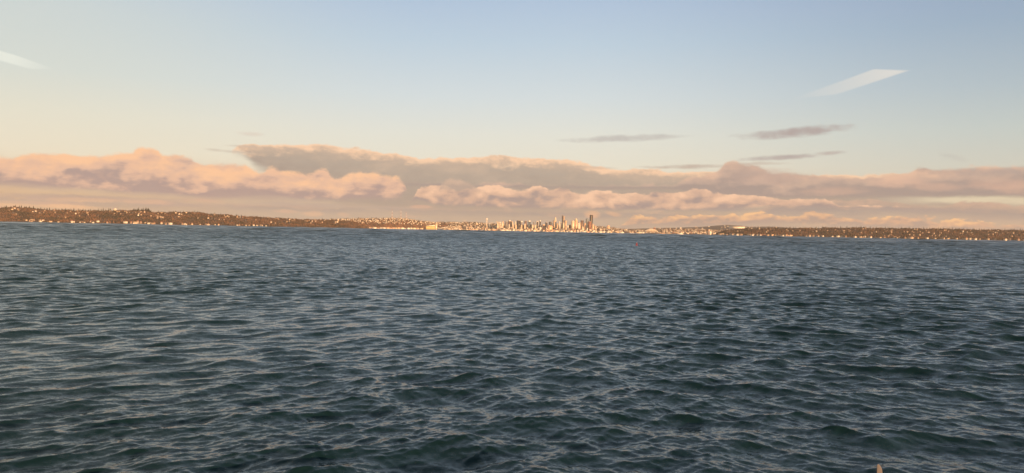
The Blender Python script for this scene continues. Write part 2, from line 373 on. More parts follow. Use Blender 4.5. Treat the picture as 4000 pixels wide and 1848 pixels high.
# ------------------------------------------------------------------ water
def wave_water():
    th = np.concatenate([np.radians(np.arange(-180, -44, 4.0)), np.radians(np.arange(-44, 44.001, .07)), np.radians(np.arange(48, 180.001, 4.0))])
    rr = [1.5, 6, 12, 18, 24, 29]; r = 33.0
    while r < 2600: rr.append(r); r += max(.15, .0031*r)
    while r < 9000: rr.append(r); r += .008*r
    while r < 24000: rr.append(r); r *= 1.03
    rr = np.array(rr); nr, nc = len(rr), len(th)
    g = np.random.default_rng(21)
    n = 330; lam = np.exp(g.uniform(math.log(.55), math.log(260), n)); k = 2*np.pi/lam
    kind = g.choice([0, 1, -1], n, p=[.44, .28, .28])      # wind sea, and the two arms of the ship's spreading wake
    wind = np.where(kind == 0, g.normal(.05, .66, n), kind*g.normal(.60, .30, n))
    ph = g.uniform(0, 2*np.pi, n); dx, dy = np.sin(wind), -np.cos(wind)
    dens = n/math.log(260/.55)
    s0 = .128*math.sqrt(2/dens)
    short = lam < 2.6
    V = np.zeros((nr, nc, 3), np.float32); st, ct = np.sin(th), np.cos(th); rip = np.zeros((nr, nc), np.float32)
    gx = g.uniform(-1, 1, (10, 2))*.05; gp = g.uniform(0, 6.28, 10)
    for j, r in enumerate(rr):
        x, y = r*st, r*ct
        dr = rr[min(j+1, nr-1)]-r if j > 6 else 1.0
        lo = max(.5, 2.4*dr); hi = max(13.0, 9*dr)
        rip[j] = np.clip(math.log(lo/.5)/math.log(12/.5), 0, 1)
        w = np.clip((lam/lo-.8)/.5, 0, 1)*np.clip((1.35-lam/hi)/.5, 0, 1)
        w *= np.interp(np.log(lam), np.log([.5, 1, 2, 3.5, 6, 10, 300]), [1.4, 1.5, 1.3, 1.0, .92, .9, .80])
        if r > 9000 or j < 6: w = w*0
        V[j, :, 0] = x; V[j, :, 1] = y
        gust = 1 + .13*sum(np.sin(x*a_+y*b_*.6+c_) for (a_, b_), c_ in zip(gx, gp)); gust = np.clip(gust, .35, 1.7)
        side = np.tanh(x/(14+.22*np.abs(y)))
        for kd in (0, 1, -1):
            for sh in (True, False):
                sel = (w > .01) & (kind == kd) & (short == sh)
                if not sel.any(): continue
                a = (w*s0/k)[sel]; kk, ddx, ddy = k[sel], dx[sel], dy[sel]
                arg = np.outer(x, kk*ddx)+np.outer(y, kk*ddy)+ph[sel]
                sn, cs = np.sin(arg), np.cos(arg)
                f = (gust if sh else 1+(gust-1)*.35)*((1-.8*kd*side) if kd else 1.0)
                V[j, :, 2] += (cs@a)*f; V[j, :, 0] -= (sn@(a*ddx))*f; V[j, :, 1] -= (sn@(a*ddy))*f
    idx = np.arange(nr*nc).reshape(nr, nc)
    Q = np.stack([idx[:-1, :-1], idx[:-1, 1:], idx[1:, 1:], idx[1:, :-1]], -1).reshape(-1, 4)[:, ::-1]
    V = V.reshape(-1, 3)
    m = bpy.data.materials.new('sea_water'); m.use_nodes = True; t = m.node_tree; p = t.nodes['Principled BSDF']
    p.inputs['Base Color'].default_value = (.0055, .0195, .0245, 1); p.inputs['Roughness'].default_value = .10; p.inputs['IOR'].default_value = 1.333; p.inputs['Specular Tint'].default_value = (.72, .98, .97, 1)
    tc = t.nodes.new('ShaderNodeTexCoord'); ob = S(t, tc.outputs['Object'])
    gm = t.nodes.new('ShaderNodeNewGeometry')
    def nvec(scale, amt, src):
        nn = t.nodes.new('ShaderNodeTexNoise'); t.links.new(src.o, nn.inputs['Vector']); nn.inputs['Scale'].default_value = scale; nn.inputs['Detail'].default_value = 3; nn.inputs['Roughness'].default_value = .6
        a = t.nodes.new('ShaderNodeVectorMath'); a.operation = 'SUBTRACT'; t.links.new(nn.outputs['Color'], a.inputs[0]); a.inputs[1].default_value = (.5, .5, .5)
        b = t.nodes.new('ShaderNodeVectorMath'); b.operation = 'MULTIPLY'; t.links.new(a.outputs[0], b.inputs[0]); b.inputs[1].default_value = (amt*.7, amt*1.3, 0)
        return b
    mp = t.nodes.new('ShaderNodeMapping'); t.links.new(ob.o, mp.inputs[0]); mp.inputs['Scale'].default_value = (.6, 1.25, 1)
    src = S(t, mp.outputs[0])
    acc = gm.outputs['Normal']
    for sc, am in ((1.6, .26), (5.0, .32), (13., .22)):
        b = nvec(sc, am, src); ad = t.nodes.new('ShaderNodeVectorMath'); ad.operation = 'ADD'
        t.links.new(acc, ad.inputs[0]); t.links.new(b.outputs[0], ad.inputs[1]); acc = ad.outputs[0]
    # chop finer than the mesh there can carry; normals tilted to the camera's side to darken far water
    an = t.nodes.new('ShaderNodeAttribute'); an.attribute_name = 'fine_chop'; af = S(t, an.outputs['Fac'])
    bz = t.nodes.new('ShaderNodeVectorMath'); bz.operation = 'ADD'; t.links.new(acc, bz.inputs[0]); t.links.new(vec(t, 0.0, af*(-.15)-.004, 0.0).o, bz.inputs[1]); acc = bz.outputs[0]
    b = nvec(.9, .35, src); sc_ = t.nodes.new('ShaderNodeVectorMath'); sc_.operation = 'SCALE'; t.links.new(b.outputs[0], sc_.inputs[0]); t.links.new(af.o, sc_.inputs['Scale'])
    ad = t.nodes.new('ShaderNodeVectorMath'); ad.operation = 'ADD'; t.links.new(acc, ad.inputs[0]); t.links.new(sc_.outputs[0], ad.inputs[1]); acc = ad.outputs[0]
    nz = t.nodes.new('ShaderNodeVectorMath'); nz.operation = 'NORMALIZE'; t.links.new(acc, nz.inputs[0]); t.links.new(nz.outputs[0], p.inputs['Normal'])
    # a seabed-dark floor is not needed: the water is opaque
    o = nmesh('water', V, Q, m, smooth=True)
    at = o.data.attributes.new('fine_chop', 'FLOAT', 'POINT'); at.data.foreach_set('value', rip.ravel())
    tag(o, 'dark choppy blue-green water of the sound', None, kind='structure')
    return o
wave_water()

# ------------------------------------------------------------------ land
def interp(pts, x):
    xs = [p[0] for p in pts]; ys = [p[1] for p in pts]; return float(np.interp(x, xs, ys))
class Land:
    def __init__(s, name, label, shore, ridge, ridge_d, prof, mat, treeh=9, back=900, bump=5, step=6, rows=46):
        s.shore, s.ridge, s.ridge_d, s.prof, s.treeh, s.bump = shore, ridge, ridge_d, prof, treeh, bump
        s.p0, s.p1 = ridge[0][0], ridge[-1][0]
        pxs = np.arange(s.p0, s.p1+.1, step); V = []; n = len(pxs)
        ts = list(np.linspace(-.01, 1.0, rows)) + [1.15, 1.35, 1.6, 2.0]
        for t in ts:
            for px in pxs: V.append(s.pt(px, t))
        nr = len(ts)
        idx = np.arange(nr*n).reshape(nr, n)
        Q = np.stack([idx[:-1, :-1], idx[:-1, 1:], idx[1:, 1:], idx[1:, :-1]], -1).reshape(-1, 4)
        s.o = nmesh(name, V, Q, mat, smooth=True); tag(s.o, label, kind='structure')
    def endfade(s, px): 
        return min(1, (px-s.p0)/60+.02 if s.p0 > 0 else 1, (s.p1-px)/60+.02 if s.p1 < 4000 else 1)
    def pt(s, px, t, dz=0):
        sd = interp(s.shore, px); rd = interp(s.ridge_d, px); d = sd+(rd-sd)*t
        H = hit(px, interp(s.ridge, px), rd).z - s.treeh
        H = max(H, 2)
        u = U(px)
        if t <= 1: h = H*interp(s.prof, max(t, 0))
        else: h = H*(1-.5*(t-1))
        nz = math.sin(u*37+d*.004)*.5+math.sin(u*91+d*.011+2)*.3+math.sin(u*213-d*.017)*.2
        h += nz*s.bump*min(1, max(t, 0)*4)*(1 if t < .9 else .4)
        h = h*max(0, s.endfade(px)) + 1.2
        if t <= 0: h = -1.5
        return (u*d, d, h+dz)
mag = Land('hill', 'long wooded bluff with houses along the left shore',
    [(-300, 7300), (600, 7800), (1400, 9300)],
    [(-300, 812), (0, 811), (70, 808), (110, 811), (160, 818), (200, 820), (300, 822), (400, 823), (460, 822), (520, 820), (575, 822), (600, 829), (690, 829), (760, 828), (800, 833), (900, 840), (1000, 848), (1100, 853), (1200, 857), (1300, 859), (1400, 866), (1450, 885)],
    [(-300, 8500), (600, 9000), (1400, 10200)], [(0, .03), (.1, .08), (.3, .35), (.5, .62), (.75, .85), (1, 1)], EARTH)
qa = Land('hill', 'round hill crowded with pale houses under three masts',
    [(1180, 10600), (1500, 11200), (1640, 12200), (1700, 12900), (1800, 13600)],
    [(1180, 862), (1230, 858), (1300, 857), (1400, 854), (1530, 853.5), (1575, 854), (1610, 858), (1650, 864), (1700, 869), (1740, 873), (1800, 890)],
    [(1180, 12000), (1500, 12600), (1640, 13400), (1800, 14800)], [(0, .02), (.12, .05), (.35, .40), (.6, .70), (.85, .93), (1, 1)], EARTH, treeh=5, bump=3)
town = Land('ground', 'gently rising city ground behind the waterfront',
    [(1560, 12300), (2300, 12500), (2900, 12300)],
    [(1560, 874), (1640, 870), (1700, 867.5), (1850, 868), (1900, 872), (1960, 876), (2050, 879), (2330, 884), (2400, 891), (2450, 897), (2550, 899), (2600, 895), (2660, 894), (2740, 896), (2800, 899), (2900, 902)],
    [(1560, 16000), (2300, 15200), (2900, 16500)], [(0, .02), (.1, .06), (.35, .35), (.7, .72), (1, 1)], TOWN, treeh=6, bump=3)
ws = Land('hill', 'low wooded ridge with shoreline flats on the right',
    [(2770, 9900), (3300, 9200), (4300, 8700)],
    [(2770, 914), (2790, 912), (2805, 905), (2830, 900), (2860, 897), (2920, 893), (3000, 892), (3100, 892), (3150, 890), (3300, 890), (3370, 889), (3400, 891), (3500, 892), (3600, 893), (3700, 894), (3800, 897), (3900, 898), (4000, 900), (4300, 905)],
    [(2770, 10300), (3300, 10300), (4300, 9900)], [(0, .02), (.12, .05), (.35, .45), (.6, .72), (1, 1)], EARTH)
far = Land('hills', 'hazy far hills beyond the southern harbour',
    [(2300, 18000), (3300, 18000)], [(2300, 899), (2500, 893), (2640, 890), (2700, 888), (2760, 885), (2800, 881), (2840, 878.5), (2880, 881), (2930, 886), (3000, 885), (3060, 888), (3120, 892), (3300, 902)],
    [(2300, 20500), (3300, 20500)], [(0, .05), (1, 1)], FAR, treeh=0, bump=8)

# ---- occupancy so trees keep clear of houses
occ = {}
def busy(x, y, r=0): return (int(x//14), int(y//40)) in occ
def clus(px, t): return random.random() < .12+.9*max(0, math.sin(px*.047+t*5+1)*math.sin(px*.0171-t*7)+.35*math.sin(px*.21+t*23))
def mark(x, y, w):
    for i in range(int((x-w*.6)//14), int((x+w*.6)//14)+1):
        for j in range(-2, 1): occ[(i, int(y//40)+j)] = 1

# ---- houses: a few meshes, every house an object of its own
def house_mesh(w, l, h, rh, wallm, roofm, kind):
    b = MB(); b.box(-w/2, w/2, -l/2, l/2, -14, h)
    if kind == 'gable': b.add([(-w/2-.5, -l/2-.5, h), (w/2+.5, -l/2-.5, h), (w/2+.5, l/2+.5, h), (-w/2-.5, l/2+.5, h), (-w/2-.5, 0, h+rh), (w/2+.5, 0, h+rh)], [(0, 1, 5, 4), (2, 3, 4, 5), (1, 2, 5), (3, 0, 4), (0, 3, 2, 1)], 1)
    elif kind == 'front': b.add([(-w/2-.5, -l/2-.5, h), (w/2+.5, -l/2-.5, h), (w/2+.5, l/2+.5, h), (-w/2-.5, l/2+.5, h), (0, -l/2-.5, h+rh), (0, l/2+.5, h+rh)], [(0, 4, 5, 3), (1, 2, 5, 4), (0, 1, 4), (2, 3, 5), (0, 3, 2, 1)], 1)
    else: b.box(-w/2-.4, w/2+.4, -l/2-.4, l/2+.4, h, h+1.0, 1)
    b.box(w*.2, w*.2+1.5, -.8, .8, h, h+rh+1.5, 1)
    for i in range(max(2, int(w/4))):                     # window openings on the front
        x0 = -w/2+1.2+i*4; b.box(x0, x0+1.8, -l/2-.06, -l/2+.1, h*.35, h*.7, 2)
    o = b.build('house', [wallm, roofm, FM_GLASS]); me = o.data; bpy.data.objects.remove(o); return me
FM_GLASS = pmat('window_glass', (.08, .08, .09), .15, .6)
HM = []
for wl, wn in (('house_white', 'white'), ('house_cream', 'cream'), ('house_tan', 'tan')):
    for w, l, h, rh, rm, kd, kn in ((14, 11, 7, 4, 'dark_roof', 'gable', 'gabled'), (11, 13, 8, 4.5, 'red_roof', 'front', 'red-roofed'), (19, 12, 8, 3, 'dark_roof', 'flat', 'flat-topped')):
        HM.append((house_mesh(w, l, h, rh, PAL[wl], PAL[rm], kd), wn, kn, w))
stuff_pts = []; nhouse = 0
def houses(land, n, px0, px1, t0, t1, where, group, weights=(5, 4, 3), smin=.9, smax=1.5, lift=1, gap=9):
    global nhouse
    placed = 0; tries = 0
    while placed < n and tries < n*30:
        tries += 1
        px = random.uniform(px0, px1); t = random.uniform(t0, t1)
        x, y, z = land.pt(px, t)
        if z < 2 or busy(x, y) or not clus(px, t): continue
        wi = random.choices((0, 1, 2), weights)[0]; me, wn, kn, w = HM[wi*3+random.randrange(3)]
        s = random.uniform(smin, smax)*(1.2 if t < .15 else .85); mark(x, y, w*s)
        o = bpy.data.objects.new('house', me); COL.objects.link(o); o.location = (x, y, z+(lift if t < .15 else 6.5)); o.scale = (s, s, s*random.uniform(.85, 1.2))
        o.rotation_euler.z = random.gauss(.2, .35)
        tag(o, f'small {wn} {kn} house {where}', 'house', group); placed += 1; nhouse += 1
houses(mag, 20, 0, 480, .01, .13, 'at the foot of the left bluff, near the water', 'houses on the left bluff', smin=.8, smax=1.5, weights=(2, 3, 4))
houses(mag, 22, 0, 430, .5, .97, 'high on the bluff near the left edge', 'houses on the left bluff', weights=(1, 2, 5))
houses(mag, 24, 490, 760, .01, .1, 'on the shore below the dark conifer clump', 'houses on the left bluff', smin=.9, smax=1.8, weights=(3, 3, 3))
houses(mag, 36, 470, 1020, .45, .97, 'among trees right of the white water tank', 'houses on the left bluff', weights=(1, 2, 4))
houses(mag, 16, 780, 1060, .01, .08, 'scattered along the shore under the bare wooded slope', 'houses on the left bluff')
houses(mag, 22, 1060, 1330, .4, .97, 'on the low end of the left bluff', 'houses on the left bluff', weights=(1, 2, 5))
houses(ws, 34, 2800, 3420, .005, .07, 'on the beach flat below the right-hand ridge', 'houses on the right shore', smin=1.0, smax=1.9, weights=(4, 4, 4))
houses(ws, 30, 2860, 3480, .5, .97, 'near the crest of the right-hand ridge', 'houses on the right shore', weights=(0, 2, 5), smin=.8, smax=1.2)
houses(ws, 34, 3430, 4010, .005, .07, 'along the beach at the far right', 'houses on the right shore', smin=1.0, smax=1.8, weights=(3, 4, 5))
houses(ws, 46, 3430, 4010, .2, .9, 'on the slope at the far right', 'houses on the right shore', weights=(1, 2, 5), smin=.9, smax=1.4)
print('houses', nhouse)
# the dense far house carpet on the middle hill: past 300 houses, one object
def house_carpet(name, label, spec, mats, dotted=False):
    b = MB()
    for land, n, px0, px1, t0, t1, big in spec:
        for _ in range(n):
            px = random.uniform(px0, px1); t = random.uniform(t0, t1); x, y, z = land.pt(px, t)
            if busy(x, y) or (dotted and not clus(px, t)): continue
            w = random.uniform(9, 17)*big; l = w*random.uniform(.7, 1.1); h = random.uniform(6, 11)*big**.5; m = random.choice((0, 0, 0, 1, 1, 2)); rh = random.uniform(2, 4)
            mark(x, y, w*.5)
            z += 5; b.box(x-w/2, x+w/2, y-l/2, y+l/2, z-12, z+h, m)
            b.add([(x-w/2, y-l/2, z+h), (x+w/2, y-l/2, z+h), (x+w/2, y+l/2, z+h), (x-w/2, y+l/2, z+h), (x-w/2, y, z+h+rh), (x+w/2, y, z+h+rh)], [(0, 1, 5, 4), (2, 3, 4, 5), (1, 2, 5), (3, 0, 4)], 3)
    return tag(b.build(name, mats), label, 'houses', kind='stuff')
hm2 = [PAL['house_tan'], PAL['dark_roof'], PAL['house_cream'], PAL['dark_roof']]
hm = [PAL['house_white'], PAL['house_cream'], PAL['house_tan'], PAL['dark_roof']]
house_carpet('houses', 'carpet of tiny pale houses over the round middle hill', [(qa, 520, 1290, 1720, .40, .99, 1.15), (qa, 60, 1190, 1300, .5, .98, 1)], hm)
house_carpet('houses', 'tiny pale houses dotted through the woods of the left bluff', [(mag, 150, 480, 1080, .3, .95, 1.3), (mag, 90, 0, 480, .3, .95, 1.2), (mag, 120, 1060, 1340, .3, .95, 1.2)], hm2, True)
house_carpet('houses', 'tiny pale houses dotted through the woods of the right ridge', [(ws, 200, 3430, 4010, .1, .95, 1.1), (ws, 110, 2830, 3430, .3, .95, 1.1)], hm2, True)
house_carpet('houses', 'tiny scattered houses on the low ground behind the city', [(town, 420, 1700, 2000, .12, .95, 1.5), (town, 260, 2320, 2560, .15, .98, 1.6), (town, 340, 2560, 2880, .12, .98, 1.6), (far, 90, 2560, 3040, .2, .95, 2.2)], hm)

# ---- woods: masses of small crowns (stuff) and the single trees one can tell apart on the crests
def ico():
    t = (1+5**.5)/2; v = np.array([(-1, t, 0), (1, t, 0), (-1, -t, 0), (1, -t, 0), (0, -1, t), (0, 1, t), (0, -1, -t), (0, 1, -t), (t, 0, -1), (t, 0, 1), (-t, 0, -1), (-t, 0, 1)], float)
    v /= np.linalg.norm(v[0])
    f = np.array([(0, 11, 5), (0, 5, 1), (0, 1, 7), (0, 7, 10), (0, 10, 11), (1, 5, 9), (5, 11, 4), (11, 10, 2), (10, 7, 6), (7, 1, 8), (3, 9, 4), (3, 4, 2), (3, 2, 6), (3, 6, 8), (3, 8, 9), (4, 9, 5), (2, 4, 11), (6, 2, 10), (8, 6, 7), (9, 8, 1)])
    return v, f
IV, IF = ico()
def cone(n=6):
    V = [(0, 0, 1)]; Fc = []
    for lev, (r, z) in enumerate(((.42, .0), (.33, .3), (.2, .6))):
        b = len(V)
        for i in range(n):
            a = 2*math.pi*i/n+lev; V.append((r*math.cos(a), r*math.sin(a), z))
        top = len(V); V.append((0, 0, z+.42))
        for i in range(n): Fc.append((b+i, b+(i+1) % n, top))
    return np.array(V), np.array(Fc)
CV, CF = cone()
def wood(name, label, land, n, px0, px1, t0, t1, mat, hmin=7, hmax=15, conf=.3):
    Vs = []; Fs = []; off = 0
    for _ in range(n):
        px = random.uniform(px0, px1); t = random.uniform(t0, t1)**.8
        x, y, z = land.pt(px, t)
        if z < 3 or busy(x, y): continue
        h = random.uniform(hmin, hmax)*(1+.35*math.sin(px*.09)*math.sin(px*.031+t*9))
        if random.random() < conf: v = CV*np.array([h*.9, h*.9, h*1.35]); f = CF
        else:
            v = IV*np.array([h*.5*random.uniform(.8, 1.3), h*.5, h*.55])*(1+rng.normal(0, .14, (12, 1)))+np.array([0, 0, h*.5]); f = IF
        a = random.random()*6; c_, s_ = math.cos(a), math.sin(a); v = np.column_stack((v[:, 0]*c_-v[:, 1]*s_, v[:, 0]*s_+v[:, 1]*c_, v[:, 2]))
        Vs.append(v+np.array([x, y, z-1])); Fs.append(f+off); off += len(v)
    o = nmesh(name, np.vstack(Vs), np.vstack(Fs), mat)
    return tag(o, label, 'woods', kind='stuff')
wood('woods', 'brown and dark green winter woods over the left bluff', mag, 16000, -260, 1440, .02, 1.02, WOOD)
wood('woods', 'brown wooded slope on the lower half of the middle hill', qa, 5200, 1190, 1790, .04, .55, WOODQ, 7, 13, .15)
wood('woods', 'scattered dark trees between houses on the middle hill', qa, 1800, 1190, 1790, .5, 1.02, WOOD, 6, 12, .4)
wood('woods', 'brown and dark green winter woods over the right ridge', ws, 15000, 2800, 4280, .03, 1.02, WOOD)
wood('woods', 'dark trees among buildings on the far city rise', town, 5200, 1640, 2880, .3, 1.0, WOOD, 10, 18, .4)

cn = empty('conifer', (0, 0, 0))
b = MB(); b.tube((0, 0, -3), (0, 0, 5), .5, .35); b.build('trunk', PAL['bark'], cn)
b = MB(); rt = random.Random(3)
for lev in range(7):
    z0 = 2+lev*2.4; r_ = 4.6*(1-lev/7.6); n = 9; V = []
    for i in range(n):
        a = 2*math.pi*i/n+lev*.7; q = r_*rt.uniform(.6, 1.15); V.append((q*math.cos(a), q*math.sin(a), z0-rt.uniform(0, 1)))
    V.append((0, 0, z0+3.6)); b.add(V, [(i, (i+1) % n, n) for i in range(n)])
b.build('crown', CONI, cn)
first = True
def conifers(land, n, px0, px1, t0, t1, where, smin=.7, smax=1.25, group=''):
    global first
    for i in range(n):
        px = px0+(px1-px0)*(i+random.uniform(-.4, .4)+.5)/n; t = random.uniform(t0, t1); x, y, z = land.pt(px, t)
        o = cn if first else copy_tree(cn); first = False
        s = random.uniform(smin, smax)*1.25; o.location = (x, y, z); o.scale = (s*random.uniform(.9, 1.3), s, s); o.rotation_euler.z = random.uniform(0, 6)
        tag(o, f'dark conifer {where}', 'tree', group)
conifers(mag, 40, 0, 440, .93, 1.0, 'standing on the crest at the far left', .9, 1.7, 'conifers along the left crest')
conifers(mag, 22, 520, 592, .8, 1.0, 'in the tall dark clump right of the water tank', 1.2, 2.0, 'conifers in the dark clump')
conifers(mag, 34, 600, 1060, .93, 1.0, 'on the sloping crest right of the dark clump', .7, 1.4, 'conifers along the left crest')
conifers(qa, 12, 1250, 1640, .95, 1.0, 'on the crest of the middle hill near the masts', .8, 1.4, 'conifers on the middle hill')
conifers(ws, 60, 2910, 3460, .94, 1.0, 'on the crest of the right-hand ridge', .8, 1.6, 'conifers along the right crest')
conifers(ws, 64, 3470, 4000, .94, 1.0, 'on the crest near the right edge', .8, 1.5, 'conifers along the right crest')

# ------------------------------------------------------------------ landmarks
# water tank with a dome on the left crest
p = hit(458, 828, 9000); top = hit(458, 814, 9000).z
wt = empty('water_tank', (p.x, 8950, p.z-6)); tag(wt, 'round white water tank rising among trees on the left crest', 'water tank')
R_ = 17; H_ = top-(p.z-6); MB().lathe([(R_, -12), (R_, H_*.72)], 28).build('tank_wall', PAL['cream_paint'], wt, True)
MB().lathe([(R_+.4, H_*.72), (R_*.93, H_*.84), (R_*.7, H_*.93), (R_*.35, H_*.985), (.5, H_)], 28).build('dome', PAL['white_paint'], wt, True)
# three lattice masts
for px, yt, yb, lab in ((1531.5, 817, 853, 'leftmost of the three tall red and white masts on the hill'), (1566, 817, 853, 'middle tall red and white mast, brightest of the three on the hill'), (1586.5, 828, 855, 'shortest, rightmost of the three masts on the hill')):
    q = hit(px, yb, 12700); H = hit(px, yt, 12700).z-q.z+10
    r = empty('broadcast_mast', (q.x, 12700, q.z-10)); tag(r, lab, 'mast', 'masts on the middle hill')
    b = MB(); n = 12
    legs = [(math.cos(a), math.sin(a)) for a in (math.pi/4+math.pi/2*i for i in range(4))]
    rad = lambda f: 9*(1-f)**1.6+1.6
    for i in range(n):
        f0, f1 = i/n, (i+1)/n
        for kx, (a, c) in enumerate(legs):
            a2, c2 = legs[(kx+1) % 4]; m_ = (i//2) % 2
            b.tube((a*rad(f0), c*rad(f0), f0*H), (a*rad(f1), c*rad(f1), f1*H), .7, m=m_, n=4)
            b.tube((a*rad(f0), c*rad(f0), f0*H), (a2*rad(f1), c2*rad(f1), f1*H), .35, m=m_, n=4)
            b.tube((a*rad(f1), c*rad(f1), f1*H), (a2*rad(f1), c2*rad(f1), f1*H), .35, m=m_, n=4)
    b.build('lattice', [PAL['white_paint'], PAL['rust']], r)
    b = MB(); b.tube((0, 0, H), (0, 0, H+9), .8, .3)
    for k_ in (.62, .8): b.tube((1.5, -2, H*k_), (1.5, -3.4, H*k_), 2.2, n=10)
    b.build('antenna', PAL['white_paint'], r)
# observation tower with a saucer top
q = hit(1901, 903, 13200); gz = 32; zt = hit(1901, 850, 13200).z; H = zt-gz
r = empty('observation_tower', (q.x, 13200, gz)); tag(r, 'slender white observation tower with a flying-saucer top left of downtown', 'tower')
prof_w = [(0, 20), (.12, 15.5), (.35, 9.0), (.58, 6.6), (.75, 7.2), (.84, 11)]
for kx in range(3):
    b = MB(); a = math.pi/2+2*math.pi*kx/3+.5
    for (f0, w0), (f1, w1) in zip(prof_w[:-1], prof_w[1:]):
        for off in (-1.9, 1.9):
            o_ = Vector((-math.sin(a)*off, math.cos(a)*off, 0))
            b.tube(Vector((math.cos(a)*w0, math.sin(a)*w0, f0*H))+o_, Vector((math.cos(a)*w1, math.sin(a)*w1, f1*H))+o_, 1.7, 1.7, n=6)
    b.build('leg', PAL['white_paint'], r)
MB().tube((0, 0, -8), (0, 0, .84*H), 3.6, 3.2, n=8).build('core', PAL['cream_paint'], r)
MB().lathe([(13, .16*H), (15, .17*H), (15, .2*H), (12, .21*H)], 24).build('lower_deck', PAL['cream_paint'], r)
MB().lathe([(6, .80*H), (16, .835*H), (21, .855*H), (21.5, .865*H), (19, .875*H), (15, .885*H)], 32).build('saucer', PAL['white_paint'], r, True)
MB().lathe([(15, .875*H), (15.5, .90*H), (12, .925*H), (5, .94*H), (2.2, .955*H)], 32).build('saucer_roof', PAL['white_paint'], r, True)
MB().tube((0, 0, .95*H), (0, 0, 1.02*H), 1.6, .4).build('spire', PAL['cream_paint'], r)
# grain terminal: long silo block, head house, sloping conveyor and pier gallery
d = 12150
pa = hit(1664.5, 893, d); pb = hit(1700, 893, d); zt = hit(1682, 880, d).z
r = empty('grain_terminal', (pa.x, d, 2)); tag(r, 'long pale yellow grain terminal of round silos at the waterfront', 'grain terminal')
W = pb.x-pa.x; h = zt-2; b = MB(); ns = 15
for i in range(ns): b.lathe([(W/ns/2*1.03, -3), (W/ns/2*1.03, h*.80)], 12, cx=W*(i+.5)/ns, cy=0)
b.build('silo', FM['yellow'], r, True).name = 'silos'
b = MB(); b.box(-1, W+1, 6, 34, -3, h*.86); b.build('back_wall', PAL['cream_paint'], r)
b = MB(); b.box(0, W, -3, 8, h*.86, h*1.02); b.build('top_gallery', PAL['white_paint'], r)
hh = hit(1704, 874.5, d).z-2; x1 = hit(1707.5, 890, d).x-pa.x
b = MB(); b.box(W-1, x1, -6, 24, -3, hh*.9); b.box(W+3, x1-3, -2, 16, hh*.9, hh*1.05); b.build('head_house', FM['cream'], r)
xa = hit(1745, 885, d).x-pa.x; za = hit(1745, 886, d).z-2
b = MB(); b.tube((x1, 0, 8), (xa, 0, za), 4, 4, n=4); b.tube((x1, 6, hh*.9), (hit(1722, 880, d).x-pa.x, 6, hit(1722, 882, d).z-2), 2.2, 2.2, n=4); b.build('conveyor', PAL['white_paint'], r)
xb = hit(1800, 888, d).x-pa.x; b = MB(); b.box(xa, xb, -4, 4, za-4, za+4)
for i in range(9): b.box(xa+i*(xb-xa)/8-1.2, xa+i*(xb-xa)/8+1.2, -2, 2, -4, za-4)
b.build('pier_gallery', PAL['cream_paint'], r)

# ---- low waterfront sheds and pale blocks
def shed(px0, px1, yt, d, mat, label, name='warehouse', cat='warehouse', group=None, roof='dark_roof', gz=2.0, depth=None):
    a = hit(px0, yt, d); c = hit(px1, yt, d); w = c.x-a.x; h = max(5, (a.z+c.z)/2-gz); l = depth or max(14, w*.5)
    b = MB(); b.box(-w/2, w/2, -l/2, l/2, -5, h*.78, 0)
    n = max(1, int(w/40))
    for i in range(n):
        x0 = -w/2+i*w/n; x2 = x0+w/n; xm = (x0+x2)/2
        b.add([(x0, -l/2-.5, h*.78+.02), (x2, -l/2-.5, h*.78+.02), (xm, -l/2-.5, h), (x0, l/2+.5, h*.78+.02), (x2, l/2+.5, h*.78+.02), (xm, l/2+.5, h)], [(0, 1, 2), (4, 3, 5), (0, 2, 5, 3), (2, 1, 4, 5)], 1)
    o = b.build(name, [mat, PAL[roof]]); o.location = ((a.x+c.x)/2, d, gz); return tag(o, label, cat, group)
px = 1432; i = 0
wcol = [('white', FM['white'], 'white_paint'), ('cream', FM['cream'], 'cream_paint'), ('white', PAL['white_paint'], 'white_paint'), ('peach', FM['peach'], 'cream_paint')]
while px < 1648:
    w = random.uniform(6, 17); cn_, m, rf = random.choice(wcol); hh = random.uniform(4, 8)
    shed(px, px+w, 867+.0185*px-hh-.5, interp(qa.shore, px)-40+random.uniform(-60, 60), m, f'{cn_} waterfront shed {["left end", "middle", "right end"][min(2, int((px-1432)/72))]} of the bright row below the middle hill', group='sheds below the middle hill', roof=rf)
    px += w+random.uniform(-1, 2)
px = 1712
while px < 2440:
    w = random.uniform(7, 20); cn_, m, rf = random.choice(wcol); hh = random.uniform(3, 8)
    ref = 'right of the grain terminal' if px < 1860 else 'in front of the observation tower' if px < 1930 else 'below the northern downtown towers' if px < 2120 else 'below the tallest downtown towers' if px < 2330 else 'south of downtown'
    shed(px, px+w, 867+.0185*px-hh-.5, 12480+random.uniform(-40, 60), m, f'low {cn_} pier shed {ref}', name='pier_shed', cat='pier shed', group='pier sheds along the waterfront', roof=rf, depth=60)
    px += w+random.uniform(-2, 4)

